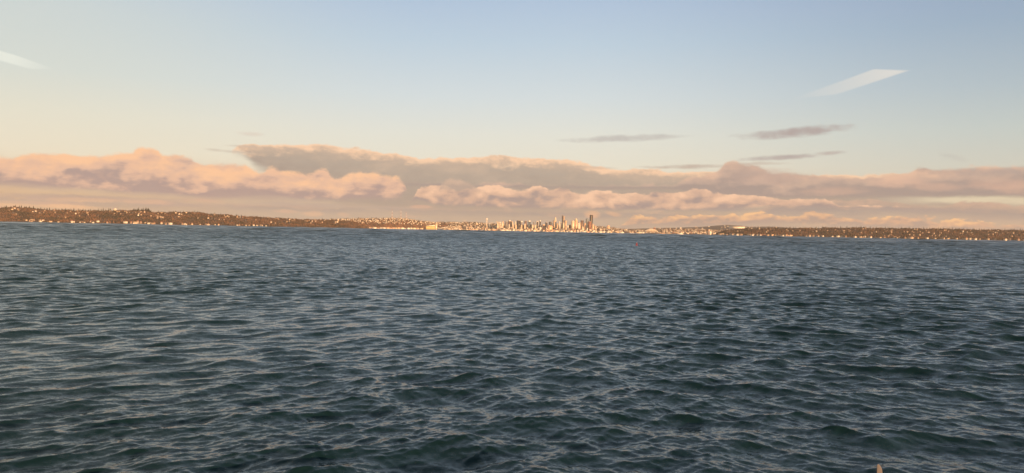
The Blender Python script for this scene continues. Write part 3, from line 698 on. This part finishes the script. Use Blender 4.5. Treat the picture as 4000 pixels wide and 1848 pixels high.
# ---- downtown towers
def tower(x0, x1, yt, d, mk, label, rot=.5, style='flat', gz=None, depth=1.0, roofm='grey_metal'):
    """a tower between two picture columns at distance d, turned by rot so that two faces show"""
    a = hit(x0, yt, d); c = hit(x1, yt, d); ww = c.x-a.x; zt = (a.z+c.z)/2
    if gz is None: gz = town.pt((x0+x1)/2, max(0, min(1, (d-12400)/2900)))[2]
    s = ww/(abs(math.cos(rot))+depth*abs(math.sin(rot))); h = zt-gz; hw, hl = s/2, s*depth/2
    m = FM[mk]
    r = empty('skyscraper' if h > 110 else 'office_tower', ((a.x+c.x)/2, d, gz), rot)
    tag(r, label, 'skyscraper' if h > 110 else 'tower', 'downtown towers')
    rf = PAL[roofm]
    if style == 'flat':
        MB().box(-hw, hw, -hl, hl, -12, h*.96).build('facade', m, r); MB().box(-hw*.97, hw*.97, -hl*.97, hl*.97, h*.96, h*.985).build('roof', rf, r)
        MB().box(-hw*.55, hw*.5, -hl*.6, hl*.5, h*.985, h).build('plant_room', rf, r)
    elif style == 'step':
        MB().box(-hw, hw, -hl, hl, -12, h*.72).box(-hw*.8, hw*.8, -hl*.8, hl*.8, h*.72, h*.88).box(-hw*.58, hw*.58, -hl*.58, hl*.58, h*.88, h*.97).build('facade', m, r)
        MB().box(-hw*.5, hw*.5, -hl*.5, hl*.5, h*.97, h, tx=.6, ty=.6).build('roof', rf, r)
    elif style == 'pyramid':
        MB().box(-hw, hw, -hl, hl, -12, h*.62).box(-hw*.88, hw*.88, -hl*.88, hl*.88, h*.62, h*.82).build('facade', m, r)
        MB().box(-hw*.88, hw*.88, -hl*.88, hl*.88, h*.82, h*.94, tx=.25, ty=.25).build('crown', PAL['cream_paint'], r); MB().tube((0, 0, h*.93), (0, 0, h*1.03), 1.6, .4).build('spire', PAL['cream_paint'], r)
    elif style == 'slant':
        b = MB(); V = [(-hw, -hl, -12), (hw, -hl, -12), (hw, hl, -12), (-hw, hl, -12), (-hw, -hl, h), (hw, -hl, h*.86), (hw, hl, h*.86), (-hw, hl, h)]
        b.add(V, [(0, 3, 2, 1), (4, 5, 6, 7), (0, 1, 5, 4), (1, 2, 6, 5), (2, 3, 7, 6), (3, 0, 4, 7)]); b.build('facade', m, r)
        MB().box(-hw*.9, -hw*.3, -hl*.6, hl*.6, h*.93, h*1.0).build('plant_room', rf, r)
    elif style == 'round':
        MB().lathe([(hw*1.05, -12), (hw*1.05, h*.88)], 20, sy=depth).build('facade', m, r, False); MB().lathe([(hw*1.0, h*.88), (hw*.9, h*.94), (hw*.5, h*.985), (hw*.1, h)], 20, sy=depth).build('crown', rf, r, True)
    elif style == 'arch':
        n = 9; out = [(-hw, -12), (hw, -12)]+[(hw*math.cos(t), h*.88+h*.12*math.sin(t)) for t in (math.pi*i/n for i in range(n+1))]
        MB().prism(out, -hl, hl).build('facade', m, r); MB().box(-hw*1.0-.6, -hw-.05, -hl*.8, hl*.8, 0, h*.86).build('side_fin', PAL['white_paint'], r)
    elif style == 'lobes':       # the tallest: three joined slabs of unequal height
        MB().box(-hw, -hw*.12, -hl*.9, hl*.5, -12, h).build('facade', m, r); MB().box(hw*.02, hw, -hl*.7, hl*.8, -12, h*.992).build('facade', m, r)
        MB().box(-hw*.12, hw*.02, -hl*.98, hl*.3, -12, h*.97).build('light_strip', PAL['cream_paint'], r)
        MB().box(-hw*.7, -hw*.3, -hl*.4, hl*.2, h, h*1.02).build('plant_room', rf, r); MB().tube((hw*.4, 0, h*.99), (hw*.4, 0, h*1.05), .8, .3).build('antenna', rf, r)
    elif style == 'frame':
        MB().box(-hw*.8, hw*.8, -hl*.95, hl*.95, -12, h*.93).build('facade', FM['dark'], r)
        MB().box(-hw, -hw*.8-.02, -hl, hl, -12, h).box(hw*.8+.02, hw, -hl, hl, -12, h).box(-hw*.8, hw*.8, -hl, hl, h*.93+.1, h).build('frame', PAL['white_paint'], r)
    elif style == 'captop':
        MB().box(-hw, hw, -hl, hl, -12, h*.87).build('facade', m, r); MB().box(-hw*1.02, hw*1.02, -hl*1.02, hl*1.02, h*.87+.05, h).build('crown', PAL['white_paint'], r)
    return r
D = 13400
TW = [
 (1940.5, 1948, 866, D-400, 'cream', 'thin cream tower at the left edge of downtown', .4, 'step'),
 (1949, 1956.5, 867, D-300, 'cream', 'cream tower with darker base, second from the left of downtown', -.4, 'captop'),
 (1959.5, 1963.5, 865, D-300, 'white', 'very thin bright white tower near the left end of downtown', .3, 'flat'),
 (1963.5, 1967.5, 863, D-200, 'peach', 'thin peach tower touching the bright white sliver tower', .3, 'flat'),
 (1972, 1980, 864, D+300, 'grey', 'dull grey tower behind the left downtown group', .5, 'flat'),
 (1980, 1985, 867, D+200, 'grey', 'narrow grey block right of the dull grey tower', .2, 'flat'),
 (1985, 1994.5, 860.5, D, 'brown', 'brown tower with a bright band at its top', .5, 'captop'),
 (1994.5, 2000, 863, D+50, 'tan', 'tan slab right of the brown bright-topped tower', .3, 'flat'),
 (2000, 2005, 864, D-50, 'cream', 'narrow cream tower left of the wedge-topped one', .3, 'slant'),
 (2010, 2017, 863, D-50, 'cream', 'cream tower with a wedge-shaped top', .3, 'pyramid'),
 (2018, 2033, 861, D+250, 'dark', 'wide dark grey slab, broadest block of the left downtown group', .35, 'flat'),
 (2033, 2041, 864, D+50, 'grey', 'grey tower with a pale cap beside the wide dark slab', .4, 'captop'),
 (2048, 2058, 863, D+250, 'brown', 'dark brown square tower behind a cream mid-rise', .3, 'flat'),
 (2061.5, 2072.5, 862, D+50, 'blue', 'blue-grey tower with a broad white top', .4, 'captop'),
 (2082, 2089, 866, D+100, 'grey', 'grey rounded tower left of the white-framed tower', .3, 'round'),
 (2093, 2104, 864, D-100, 'white', 'dark tower outlined by a bright white frame', .2, 'frame'),
 (2107, 2113, 861, D+150, 'dark', 'dark thin tower right of the white-framed one', .5, 'captop'),
 (2129, 2140, 867, D+150, 'dark', 'dark tower with rounded crown and pale centre stripe', .4, 'round'),
 (2144, 2150, 866, D+350, 'grey', 'left one of two faint grey towers in the gap', .2, 'flat'),
 (2151, 2157.5, 865, D+380, 'grey', 'right one of two faint grey towers in the gap', .2, 'flat'),
 (2160.5, 2168, 860, D+100, 'tan', 'tan tower forming the left shoulder of the tall tapered tower', .4, 'flat'),
 (2166, 2173.5, 848, D+200, 'cream', 'tall cream tapered tower with a stepped top', .4, 'step'),
 (2183, 2188, 864, D+100, 'white', 'pale narrow tower behind the bright white slab', .4, 'flat'),
 (2187, 2193.5, 867.5, D-100, 'white', 'bright white slab left of the slim dark tower', .4, 'flat'),
 (2195, 2200, 840.5, D+250, 'dark', 'slim dark tower, second tallest in the skyline', .3, 'flat'),
 (2199, 2206, 843, D+300, 'tan', 'pale tan tall tower joined behind the slim dark tower', .3, 'flat'),
 (2206.5, 2214, 861, D, 'peach', 'peach flat-topped tower right of the two tall slim ones', .4, 'flat'),
 (2198, 2204.5, 869, D-150, 'cream', 'bright cream mid tower in front of the slim dark tower', .3, 'flat'),
 (2231, 2244, 861.5, D-50, 'cream', 'broad cream flat-topped tower in the middle of downtown', .15, 'flat'),
 (2244.5, 2256, 850, D+50, 'peach', 'pinkish tower with a pyramid crown and spire', .4, 'pyramid'),
 (2256.5, 2265.5, 867.5, D-100, 'white', 'white rounded tower right of the pyramid-crowned one', .2, 'round'),
 (2264, 2270, 869, D, 'tan', 'short tan tower behind the white rounded one', .3, 'flat'),
 (2268, 2280, 860, D+200, 'brown', 'dark brown box tower with a flat roof', .35, 'flat'),
 (2281, 2289.5, 869, D-50, 'peach', 'pink tower with a softly rounded top', .3, 'round'),
 (2288, 2299, 853, D+150, 'blue', 'blue-grey glass tower with an arched top', .1, 'arch'),
 (2295, 2310, 864, D-50, 'red', 'reddish-brown broad tower in front of the black tallest tower', .4, 'flat'),
 (2303, 2316, 840, D+250, 'black', 'black tallest tower of the skyline with a pale vertical stripe', .15, 'lobes'),
 (2312, 2320.5, 876, D-200, 'peach', 'bright orange-cream block at the foot of the black tower', .25, 'flat'),
 (2369.5, 2382, 880.5, D+900, 'peach', 'stepped hospital-like tower alone on the rise right of downtown', .2, 'step'),
 (1987, 1990.5, 875, D-500, 'white', 'small pale tower in front of the brown bright-topped one', .3, 'flat'),
 (2002.5, 2006.5, 876, D-500, 'cream', 'small cream block left of the wedge-topped tower base', .4, 'flat'),
 (2012.5, 2018, 877, D-480, 'cream', 'small cream block in front of the wedge-topped tower', .2, 'flat'),
 (2033, 2040, 879, D-500, 'peach', 'squat peach block in front of the grey pale-capped tower', .3, 'step'),
 (2047, 2053, 873, D-400, 'cream', 'cream mid-rise in front of the dark brown square tower', .3, 'flat'),
 (2077, 2083.5, 877, D-450, 'cream', 'left one of the small twin cream blocks left of the framed tower', .3, 'flat'),
 (2088, 2093.5, 878, D-450, 'cream', 'right one of the small twin cream blocks left of the framed tower', .3, 'flat'),
 (2107.5, 2113.5, 886, D-600, 'white', 'small white block under the dark thin tower', .2, 'flat'),
 (2117, 2129, 875, D-350, 'peach', 'wide pinkish mid-rise with stepped top', .3, 'step'),
 (2138, 2158, 879, D-450, 'peach', 'wedge-shaped peach building sloping down to the right', .1, 'slant'),
 (2173, 2181, 872, D-200, 'tan', 'tan block at the right foot of the tall tapered tower', .3, 'flat'),
 (2205.5, 2214.5, 881, D-500, 'tan', 'tan block in front of the peach flat-topped tower', .2, 'flat'),
 (2215, 2221.5, 880, D-400, 'white', 'narrow white block filling the gap right of the tan block', .3, 'flat'),
 (2221, 2230, 878, D+100, 'red', 'low red tower in the gap left of the broad cream tower', .4, 'flat'),
 (2243, 2249, 886, D-550, 'brown', 'small brown block in front of the pyramid-crowned tower', .3, 'flat'),
 (2272, 2280, 884, D-550, 'cream', 'yellowish block below the dark brown box tower', .3, 'step'),
 (2291, 2297, 889, D-600, 'white', 'small rounded white block near the water under the arched tower', .3, 'round'),
 (2320, 2330, 881, D+400, 'tan', 'low tan block right of the orange-cream block', .4, 'flat'),
 (1859, 1866, 871, D+900, 'cream', 'cream block on the rise left of the observation tower', .3, 'flat'),
 (1907, 1915, 874, D+300, 'blue', 'bluish block right of the observation tower', .3, 'captop'),
]
for t_ in TW: tower(*t_)
# mid-rise blocks between and in front of the towers
cols = [('cream', 'cream'), ('white', 'white'), ('peach', 'peach'), ('peach', 'peach'), ('cream', 'cream'), ('tan', 'tan'), ('brown', 'brown'), ('red', 'reddish'), ('grey', 'grey')]
def zone(px):
    for lim, n_ in ((1800, 'between the grain terminal and the observation tower'), (1895, 'left of the observation tower'), (1938, 'just right of the observation tower'), (2010, 'below the thin towers at the left of downtown'), (2075, 'below the wide dark slab'),
                    (2125, 'below the white-framed tower'), (2180, 'below the tall tapered tower'), (2225, 'below the slim dark tower'), (2262, 'below the pyramid-crowned tower'), (2325, 'below the black tallest tower')):
        if px < lim: return n_
    return 'right of downtown'
def midrise(px, d, wpx, yt, mk, cname):
    a = hit(px, yt, d); w = wpx*d/F; gz = town.pt(px, max(0, min(1, (d-12400)/2900)))[2]; h = max(7, a.z-gz); l = w*random.uniform(.6, 1.2)
    b = MB(); b.box(-w/2, w/2, -l/2, l/2, -8, h*.93, 0); b.box(-w/2-.5, w/2+.5, -l/2-.5, l/2+.5, h*.93, h*.96, 1)
    if random.random() < .6: b.box(-w*.3, w*.2, -l*.3, l*.2, h*.96, h*1.04, 1)
    o = b.build('apartment_block', [FM[mk], PAL['white_paint' if random.random() < .5 else 'dark_roof']]); o.location = (a.x, d, gz); o.rotation_euler.z = random.choice((.1, .3, .5, -.3))
    tag(o, f'small {cname} block {zone(px)}', 'apartment block', 'low blocks of the city')
for _ in range(299):
    px = random.choice((random.uniform(1800, 2400), random.uniform(1925, 2340))); rowf = random.random()
    d = 12560+rowf*900; base = 867+.0185*px
    yt = base-4-rowf*11-random.uniform(0, 5)
    if px < 1930 or px > 2330: yt = base-3.5-rowf*8-random.uniform(0, 3)
    mk, cnm = random.choice(cols); midrise(px, d, random.uniform(3, 9), yt, mk, cnm)

# ---- observation wheel on a pier
q = hit(2195.5, 903, 12440); r = empty('ferris_wheel', (q.x, 12440, 3)); tag(r, 'pale round observation wheel on a pier below the slim dark tower', 'ferris wheel')
Rw = 24; zc = 28
def ring(b, R_, y, rr_, n=28):
    for i in range(n):
        a0, a1 = 2*math.pi*i/n, 2*math.pi*(i+1)/n; b.tube((R_*math.cos(a0), y, zc+R_*math.sin(a0)), (R_*math.cos(a1), y, zc+R_*math.sin(a1)), rr_, n=5)
b = MB(); ring(b, Rw, -2, .7); ring(b, Rw, 2, .7); b.build('rim', PAL['white_paint'], r)
b = MB()
for i in range(21): a = 2*math.pi*i/21; b.tube((0, 0, zc), (Rw*math.cos(a), 0, zc+Rw*math.sin(a)), .35, n=4)
b.build('spokes', PAL['white_paint'], r)
for sx in (-1, 1): MB().tube((sx*13, -4, -3), (0, -3, zc), 1.2).tube((sx*13, 4, -3), (0, 3, zc), 1.2).build('support_leg', PAL['white_paint'], r)
gcol = MB()
for i in range(21): a = 2*math.pi*i/21; x, z = Rw*math.cos(a), zc+Rw*math.sin(a)-2; gcol = MB().box(x-1.3, x+1.3, -1.4, 1.4, z-1.6, z+1.6); gcol.build('gondola', PAL['white_paint'], r)

# ---- stadium with a big arched roof truss
d = 13300; xa, xb = hit(2518, 905, d).x, hit(2571, 905, d).x; z0 = 6; zt = hit(2545, 895.5, d).z
r = empty('stadium', ((xa+xb)/2, d, z0)); tag(r, 'open stadium under a great white roof arch south of downtown', 'stadium')
hw = (xb-xa)/2; Hh = zt-z0; b = MB(); n = 18
for y in (-14, 14):
    for i in range(n):
        t0, t1 = math.pi*i/n, math.pi*(i+1)/n; b.tube((hw*math.cos(t0), y, Hh*.15+Hh*.85*math.sin(t0)), (hw*math.cos(t1), y, Hh*.15+Hh*.85*math.sin(t1)), 4.2, n=6)
b.build('roof_arch', PAL['white_paint'], r)
out = [(hw*.95*math.cos(math.pi*i/16), Hh*.12+Hh*.76*math.sin(math.pi*i/16)) for i in range(17)]
MB().prism(out, -8, 40).build('stand_roof', PAL['cream_paint'], r)
b = MB(); b.prism([(-hw*.9, -4), (hw*.9, -4), (hw*.9, Hh*.12), (hw*.7, Hh*.5), (0, Hh*.62), (-hw*.7, Hh*.5), (-hw*.9, Hh*.12)], -60, -20); b.build('seating_stand', FM['tan'], r)
b = MB()
for i in range(11): x = -hw*.85+i*hw*.17; b.box(x-1.5, x+1.5, -66, -61, -4, Hh*.45)
b.build('columns', PAL['cream_paint'], r)
# brick clock-like tower and chimney group behind it
shed(2475, 2482.5, 903, 12700, FM['red'], 'small red brick block on the shore right of downtown', name='brick_building', cat='building')
shed(2483, 2505, 906.5, 12650, FM['cream'], 'long cream terminal building left of the stadium', name='terminal_building', cat='building', roof='white_paint')
shed(2455, 2476, 908.5, 12600, PAL['white_paint'], 'long low white pier roof left of the red brick block', name='pier_shed', cat='pier shed', roof='white_paint', depth=50)
shed(2507, 2516, 906, 12700, PAL['white_paint'], 'bright white shed at the left foot of the stadium', group=None, roof='white_paint')
shed(2622, 2665, 905, 13000, FM['tan'], 'wide tan hall low behind the white ship', name='hall', cat='hall', roof='cream_paint', depth=120)
shed(2572, 2598, 909, 12700, FM['peach'], 'long peach warehouse right of the stadium', roof='cream_paint', depth=80)
shed(2600, 2622, 911, 12650, FM['cream'], 'low cream warehouse left of the white ship', roof='cream_paint', depth=60)
shed(2684, 2690, 909, 12650, FM['white'], 'small white block right of the white ship', name='office_block', cat='building', roof='white_paint', depth=30)
def block(px0, px1, yt, yb, d, mk, label, name='office_block', cat='building', gz=None, style='flat'):
    a = hit(px0, yt, d); c = hit(px1, yt, d); g = hit((px0+px1)/2, yb, d).z; w = c.x-a.x; h = (a.z+c.z)/2-g
    r = empty(name, ((a.x+c.x)/2, d, g), .2); tag(r, label, cat)
    MB().box(-w/2, w/2, -w*.4, w*.4, -15, h*.94).build('facade', FM[mk], r); MB().box(-w/2-.6, w/2+.6, -w*.4-.6, w*.4+.6, h*.94, h).build('roof', PAL['cream_paint'], r)
    return r
block(2553, 2560, 888.5, 900, 15200, 'red', 'reddish brick tower rising behind the stadium arch', 'brick_tower', 'tower')
block(2656, 2661, 888.5, 897, 15600, 'white', 'bright white hospital tower alone on the far southern hill', 'hospital_tower', 'tower')
block(2530, 2552, 893, 899, 15400, 'tan', 'tan blocks on the hill behind the stadium arch')
block(2590, 2608, 894, 898, 15600, 'tan', 'long tan school-like building on the far hill right of the stadium')
block(2707, 2714, 905.5, 916, 13400, 'white', 'bright white tank-like block in the harbour right of the ship')
block(2767, 2772, 896, 916, 12200, 'peach', 'peach tower left of the dark headland')
block(2771, 2778, 902, 916, 12100, 'white', 'bright cream block just left of the dark headland')
block(2855, 2903, 885.5, 890, 19000, 'white', 'long white apartment row high on the hazy far hill', 'apartment_row', 'apartment row')
block(2488, 2490.5, 895, 905, 13600, 'blue', 'thin bluish green tower left of the stadium', 'thin_tower', 'tower')
# harbour cranes
def crane(px, d, label):
    q = hit(px, 905, d); r = empty('harbour_crane', (q.x, d, 3)); tag(r, label, 'crane', 'harbour cranes')
    b = MB()
    for sx in (-9, 9):
        for sy in (-10, 10): b.tube((sx, sy, -3), (sx*.8, sy, 42), 1.1, n=4)
        b.tube((sx, -10, 15), (sx, 10, 15), 1, n=4); b.tube((sx*.8, -10, 42), (sx*.8, 10, 42), 1, n=4)
    b.build('portal_frame', PAL['rust'], r)
    MB().box(-2, 2, -46, 26, 43, 46).build('boom', PAL['rust'], r); MB().tube((0, 6, 46), (0, 0, 66), 1, n=4).tube((0, 0, 66), (0, -40, 46), .5, n=4).tube((0, 0, 66), (0, 24, 46), .5, n=4).build('mast', PAL['rust'], r)
    MB().box(-3.5, 3.5, 12, 22, 46.1, 52).build('machinery_house', PAL['white_paint'], r)
for i, px in enumerate((2612, 2630, 2700, 2728)): crane(px, 12900, f'rust-coloured harbour crane, {["first", "second", "third", "last"][i]} from the left, south of the stadium')
# shoreline apartment blocks on the right
rows = [(2808, 2826, 912, 'tan', 'low tan condominium at the left tip of the right shore'), (2851, 2862, 912.5, 'peach', 'peach apartment block near the tip of the right shore'), (2863, 2869, 912.5, 'white', 'narrow bright white apartment block beside the peach one'), (2879, 2890, 913, 'white', 'white square apartment block standing alone on the right shore'),
        (2925, 2932, 914.5, 'tan', 'small tan block on the beach, left of a pair'), (2938, 2946, 914, 'white', 'pale block on the beach, right of a pair'), (2972, 2990, 915, 'red', 'brick-red apartment block on the beach'), (2996, 3004, 915.5, 'tan', 'narrow tan tower-like block on the beach'), (3012, 3021, 915.5, 'peach', 'small peach block on the beach'),
        (3026, 3034, 916.5, 'tan', 'tan terrace left of the bright narrow block'), (3035, 3041, 917, 'white', 'bright narrow block left of the long apartment row'), (3044, 3070, 917, 'tan', 'long tan apartment row on the beach'), (3071, 3092, 918, 'peach', 'bright peach long apartment block, brightest on the right shore'),
        (3152, 3158, 920.5, 'white', 'small white block on the beach right of the long rows'), (3167, 3173, 921, 'white', 'bright little white block on the beach past the long rows')]
for x0, x1, yt, mk, lab in rows: 
    o = block(x0, x1, yt, 867+.0185*(x0+x1)/2-1.5, interp(ws.shore, x0)+40, mk, lab, 'apartment_block', 'apartment block')
# white ferry by the southern harbour
d = 11800; a = hit(2645, 914, d).x; c = hit(2670, 914, d).x; L = c-a
r = empty('ferry', ((a+c)/2, d, 0)); tag(r, 'white double-decked ship low on the water at the southern harbour', 'ship')
MB().prism([(-L*.46, -1), (L*.46, -1), (L*.5, 6), (-L*.5, 6)], -9, 9).build('hull', PAL['white_paint'], r)
MB().prism([(-L*.40, 6), (L*.40, 6), (L*.36, 12), (-L*.36, 12)], -8, 8).build('cabin', FM['white'], r)
MB().box(-L*.2, L*.14, -6, 6, 12, 17).build('bridge', FM['white'], r); MB().box(-L*.03, L*.02, -2, 2, 17, 24, tx=.8).build('funnel', PAL['grey_metal'], r)
# tall ship / second little boat near the left shore
for px, py, dd, lab in ((233, 883, 3600, 'small pale boat on the water off the left bluff'), (1182, 902, 4600, 'small pale boat on the water below the end of the left bluff')):
    q = hit(px, py, dd); r = empty('motor_boat', (q.x, dd, 0)); tag(r, lab, 'boat', 'small boats')
    MB().prism([(-5, -.3), (5.2, -.3), (6.5, 1.6), (-5.2, 1.4)], -1.6, 1.6).build('hull', PAL['white_paint'], r)
    MB().prism([(-2.6, 1.45), (2.2, 1.5), (1.2, 3.2), (-2.4, 3.2)], -1.2, 1.2).build('cabin', PAL['cream_paint'], r)

# ---- red channel buoy
py = 960; q = pdir(2486, py); s = -CAMH/q.z; bx, by = q.x*s, q.y*s
r = empty('buoy', (bx, by, 0)); r.rotation_euler = (.04, .10, 0); r.scale = (1.0, 1.0, 1.0); tag(r, 'red navigation buoy leaning slightly on the open water right of centre', 'buoy')
MB().lathe([(1.0, -.8), (1.55, -.3), (1.6, .5), (1.35, .75), (.9, .85)], 20).build('float', PAL['buoy_red'], r, True)
b = MB()
for i in range(4):
    a = math.pi/4+math.pi/2*i; b.tube((1.15*math.cos(a), 1.15*math.sin(a), .8), (.45*math.cos(a), .45*math.sin(a), 3.2), .09); a2 = a+math.pi/2
    for zz, rr_ in ((1.6, .92), (2.4, .68)): b.tube((rr_*math.cos(a), rr_*math.sin(a), zz), (rr_*math.cos(a2), rr_*math.sin(a2), zz), .07)
b.box(-.75, .75, -.05, .05, 1.2, 2.5).box(-.05, .05, -.75, .75, 1.2, 2.5)
b.build('tower_frame', PAL['buoy_red'], r); MB().lathe([(.22, 3.2), (.26, 3.3), (.26, 3.6), (.1, 3.75)], 12).build('lantern', PAL['cream_paint'], r)

# ---- gull, only one raised wing reaches into the picture
def gull():
    tip = hit(3413, 1806, 15.0)
    r = empty('gull', (tip.x, tip.y, tip.z-.62)); tag(r, 'pale gull flying low at the bottom right, one pale wing raised into view', 'gull')
    # body: lofted rings along y, nose towards +x right
    secs = [(-.30, .015, .01, .03), (-.22, .035, .03, .02), (-.10, .065, .06, .005), (.02, .075, .075, 0), (.12, .06, .065, .01), (.19, .04, .045, .03), (.24, .038, .042, .045), (.28, .03, .03, .045), (.30, .012, .012, .04)]
    V = []; Q = []; n = 14
    for x, ry, rz, zc in secs:
        for i in range(n): a = 2*math.pi*i/n; V.append((x, ry*math.cos(a), zc+rz*math.sin(a)))
    for j in range(len(secs)-1):
        for i in range(n): Q.append((j*n+i, j*n+(i+1) % n, (j+1)*n+(i+1) % n, (j+1)*n+i))
    Q.append(tuple(range(n))[::-1]); Q.append(tuple((len(secs)-1)*n+i for i in range(n)))
    # wings lofted into the same mesh: near one raised, far one half raised
    def wing(side, lean, zs=1.0):
        # (span along, chord centre x, half chord, height) cross sections as flat lens shapes
        path = [(0.0, .03, .085, .05), (.12, .04, .085, .16), (.24, .055, .078, .28), (.35, .05, .068, .38), (.45, .040, .066, .47), (.54, .022, .058, .54), (.60, -.002, .036, .60), (.635, -.022, .010, .635)]
        b0 = len(V); m_ = 8
        for sidx, (sp_, cx, hc, z) in enumerate(path):
            y = side*(.05+lean*sp_*(1.0-.35*sp_)); th = .012*(1-sp_)+.003
            for i in range(m_):
                a = 2*math.pi*i/m_; V.append((cx+hc*math.cos(a), y+side*th*math.sin(a), z*zs+.01*math.cos(a)))
        for j in range(len(path)-1):
            for i in range(m_): Q.append((b0+j*m_+i, b0+j*m_+(i+1) % m_, b0+(j+1)*m_+(i+1) % m_, b0+(j+1)*m_+i))
        Q.append(tuple(b0+(len(path)-1)*m_+i for i in range(m_)))
    nb = len(Q)
    wing(-1, .22); wing(1, .5, .3)
    V2 = [(x, y, z) for x, y, z in V]
    o = nmesh('body', V2, Q, [PAL['gull_white'], PAL['gull_grey']], r, [0]*nb+[1]*(len(Q)-nb), smooth=True)
    md = o.modifiers.new('sub', 'SUBSURF'); md.levels = 1; md.render_levels = 2
    MB().add([(-.28, -.03, .03), (-.28, .03, .03), (-.42, .075, .03), (-.44, 0, .035), (-.42, -.075, .03), (-.28, -.03, .022), (-.28, .03, .022), (-.42, .075, .026), (-.44, 0, .028), (-.42, -.075, .026)], [(0, 1, 2, 3, 4), (9, 8, 7, 6, 5), (0, 4, 9, 5), (1, 6, 7, 2), (2, 7, 8, 3), (3, 8, 9, 4)]).build('tail', PAL['gull_white'], r)
    MB().tube((.295, 0, .042), (.345, 0, .03), .011, .003).build('beak', PAL['beak'], r)
    for sy in (-1, 1): MB().lathe([(.0045, -.003), (.006, 0), (.0045, .003)], 8, cx=.262, cy=sy*.034).build('eye', PAL['black'], r).location.z = .055
    r.rotation_euler.z = .15
    # bring the raised wing tip exactly to its place
    return r
gull()

# ------------------------------------------------------------------ evening haze
HAZE = 1.6e-5
if HAZE:
    b = MB(); b.box(-25500, 25500, -25500, 25500, -5, 700); m = bpy.data.materials.new('haze_air'); m.use_nodes = True; t = m.node_tree
    for n_ in list(t.nodes):
        if n_.type != 'OUTPUT_MATERIAL': t.nodes.remove(n_)
    out = [n_ for n_ in t.nodes if n_.type == 'OUTPUT_MATERIAL'][0]
    v = t.nodes.new('ShaderNodeVolumePrincipled'); v.inputs['Density'].default_value = HAZE; v.inputs['Color'].default_value = (.9, .86, .82, 1); v.inputs['Anisotropy'].default_value = 0.0
    t.links.new(v.outputs[0], out.inputs['Volume']); o = b.build('haze', m); tag(o, 'thin warm evening haze over the water', kind='stuff')

scene.view_settings.view_transform = 'Standard'; scene.view_settings.look = 'None'; scene.view_settings.exposure = EXPO; scene.view_settings.gamma = 1
scene.render.engine = 'CYCLES'
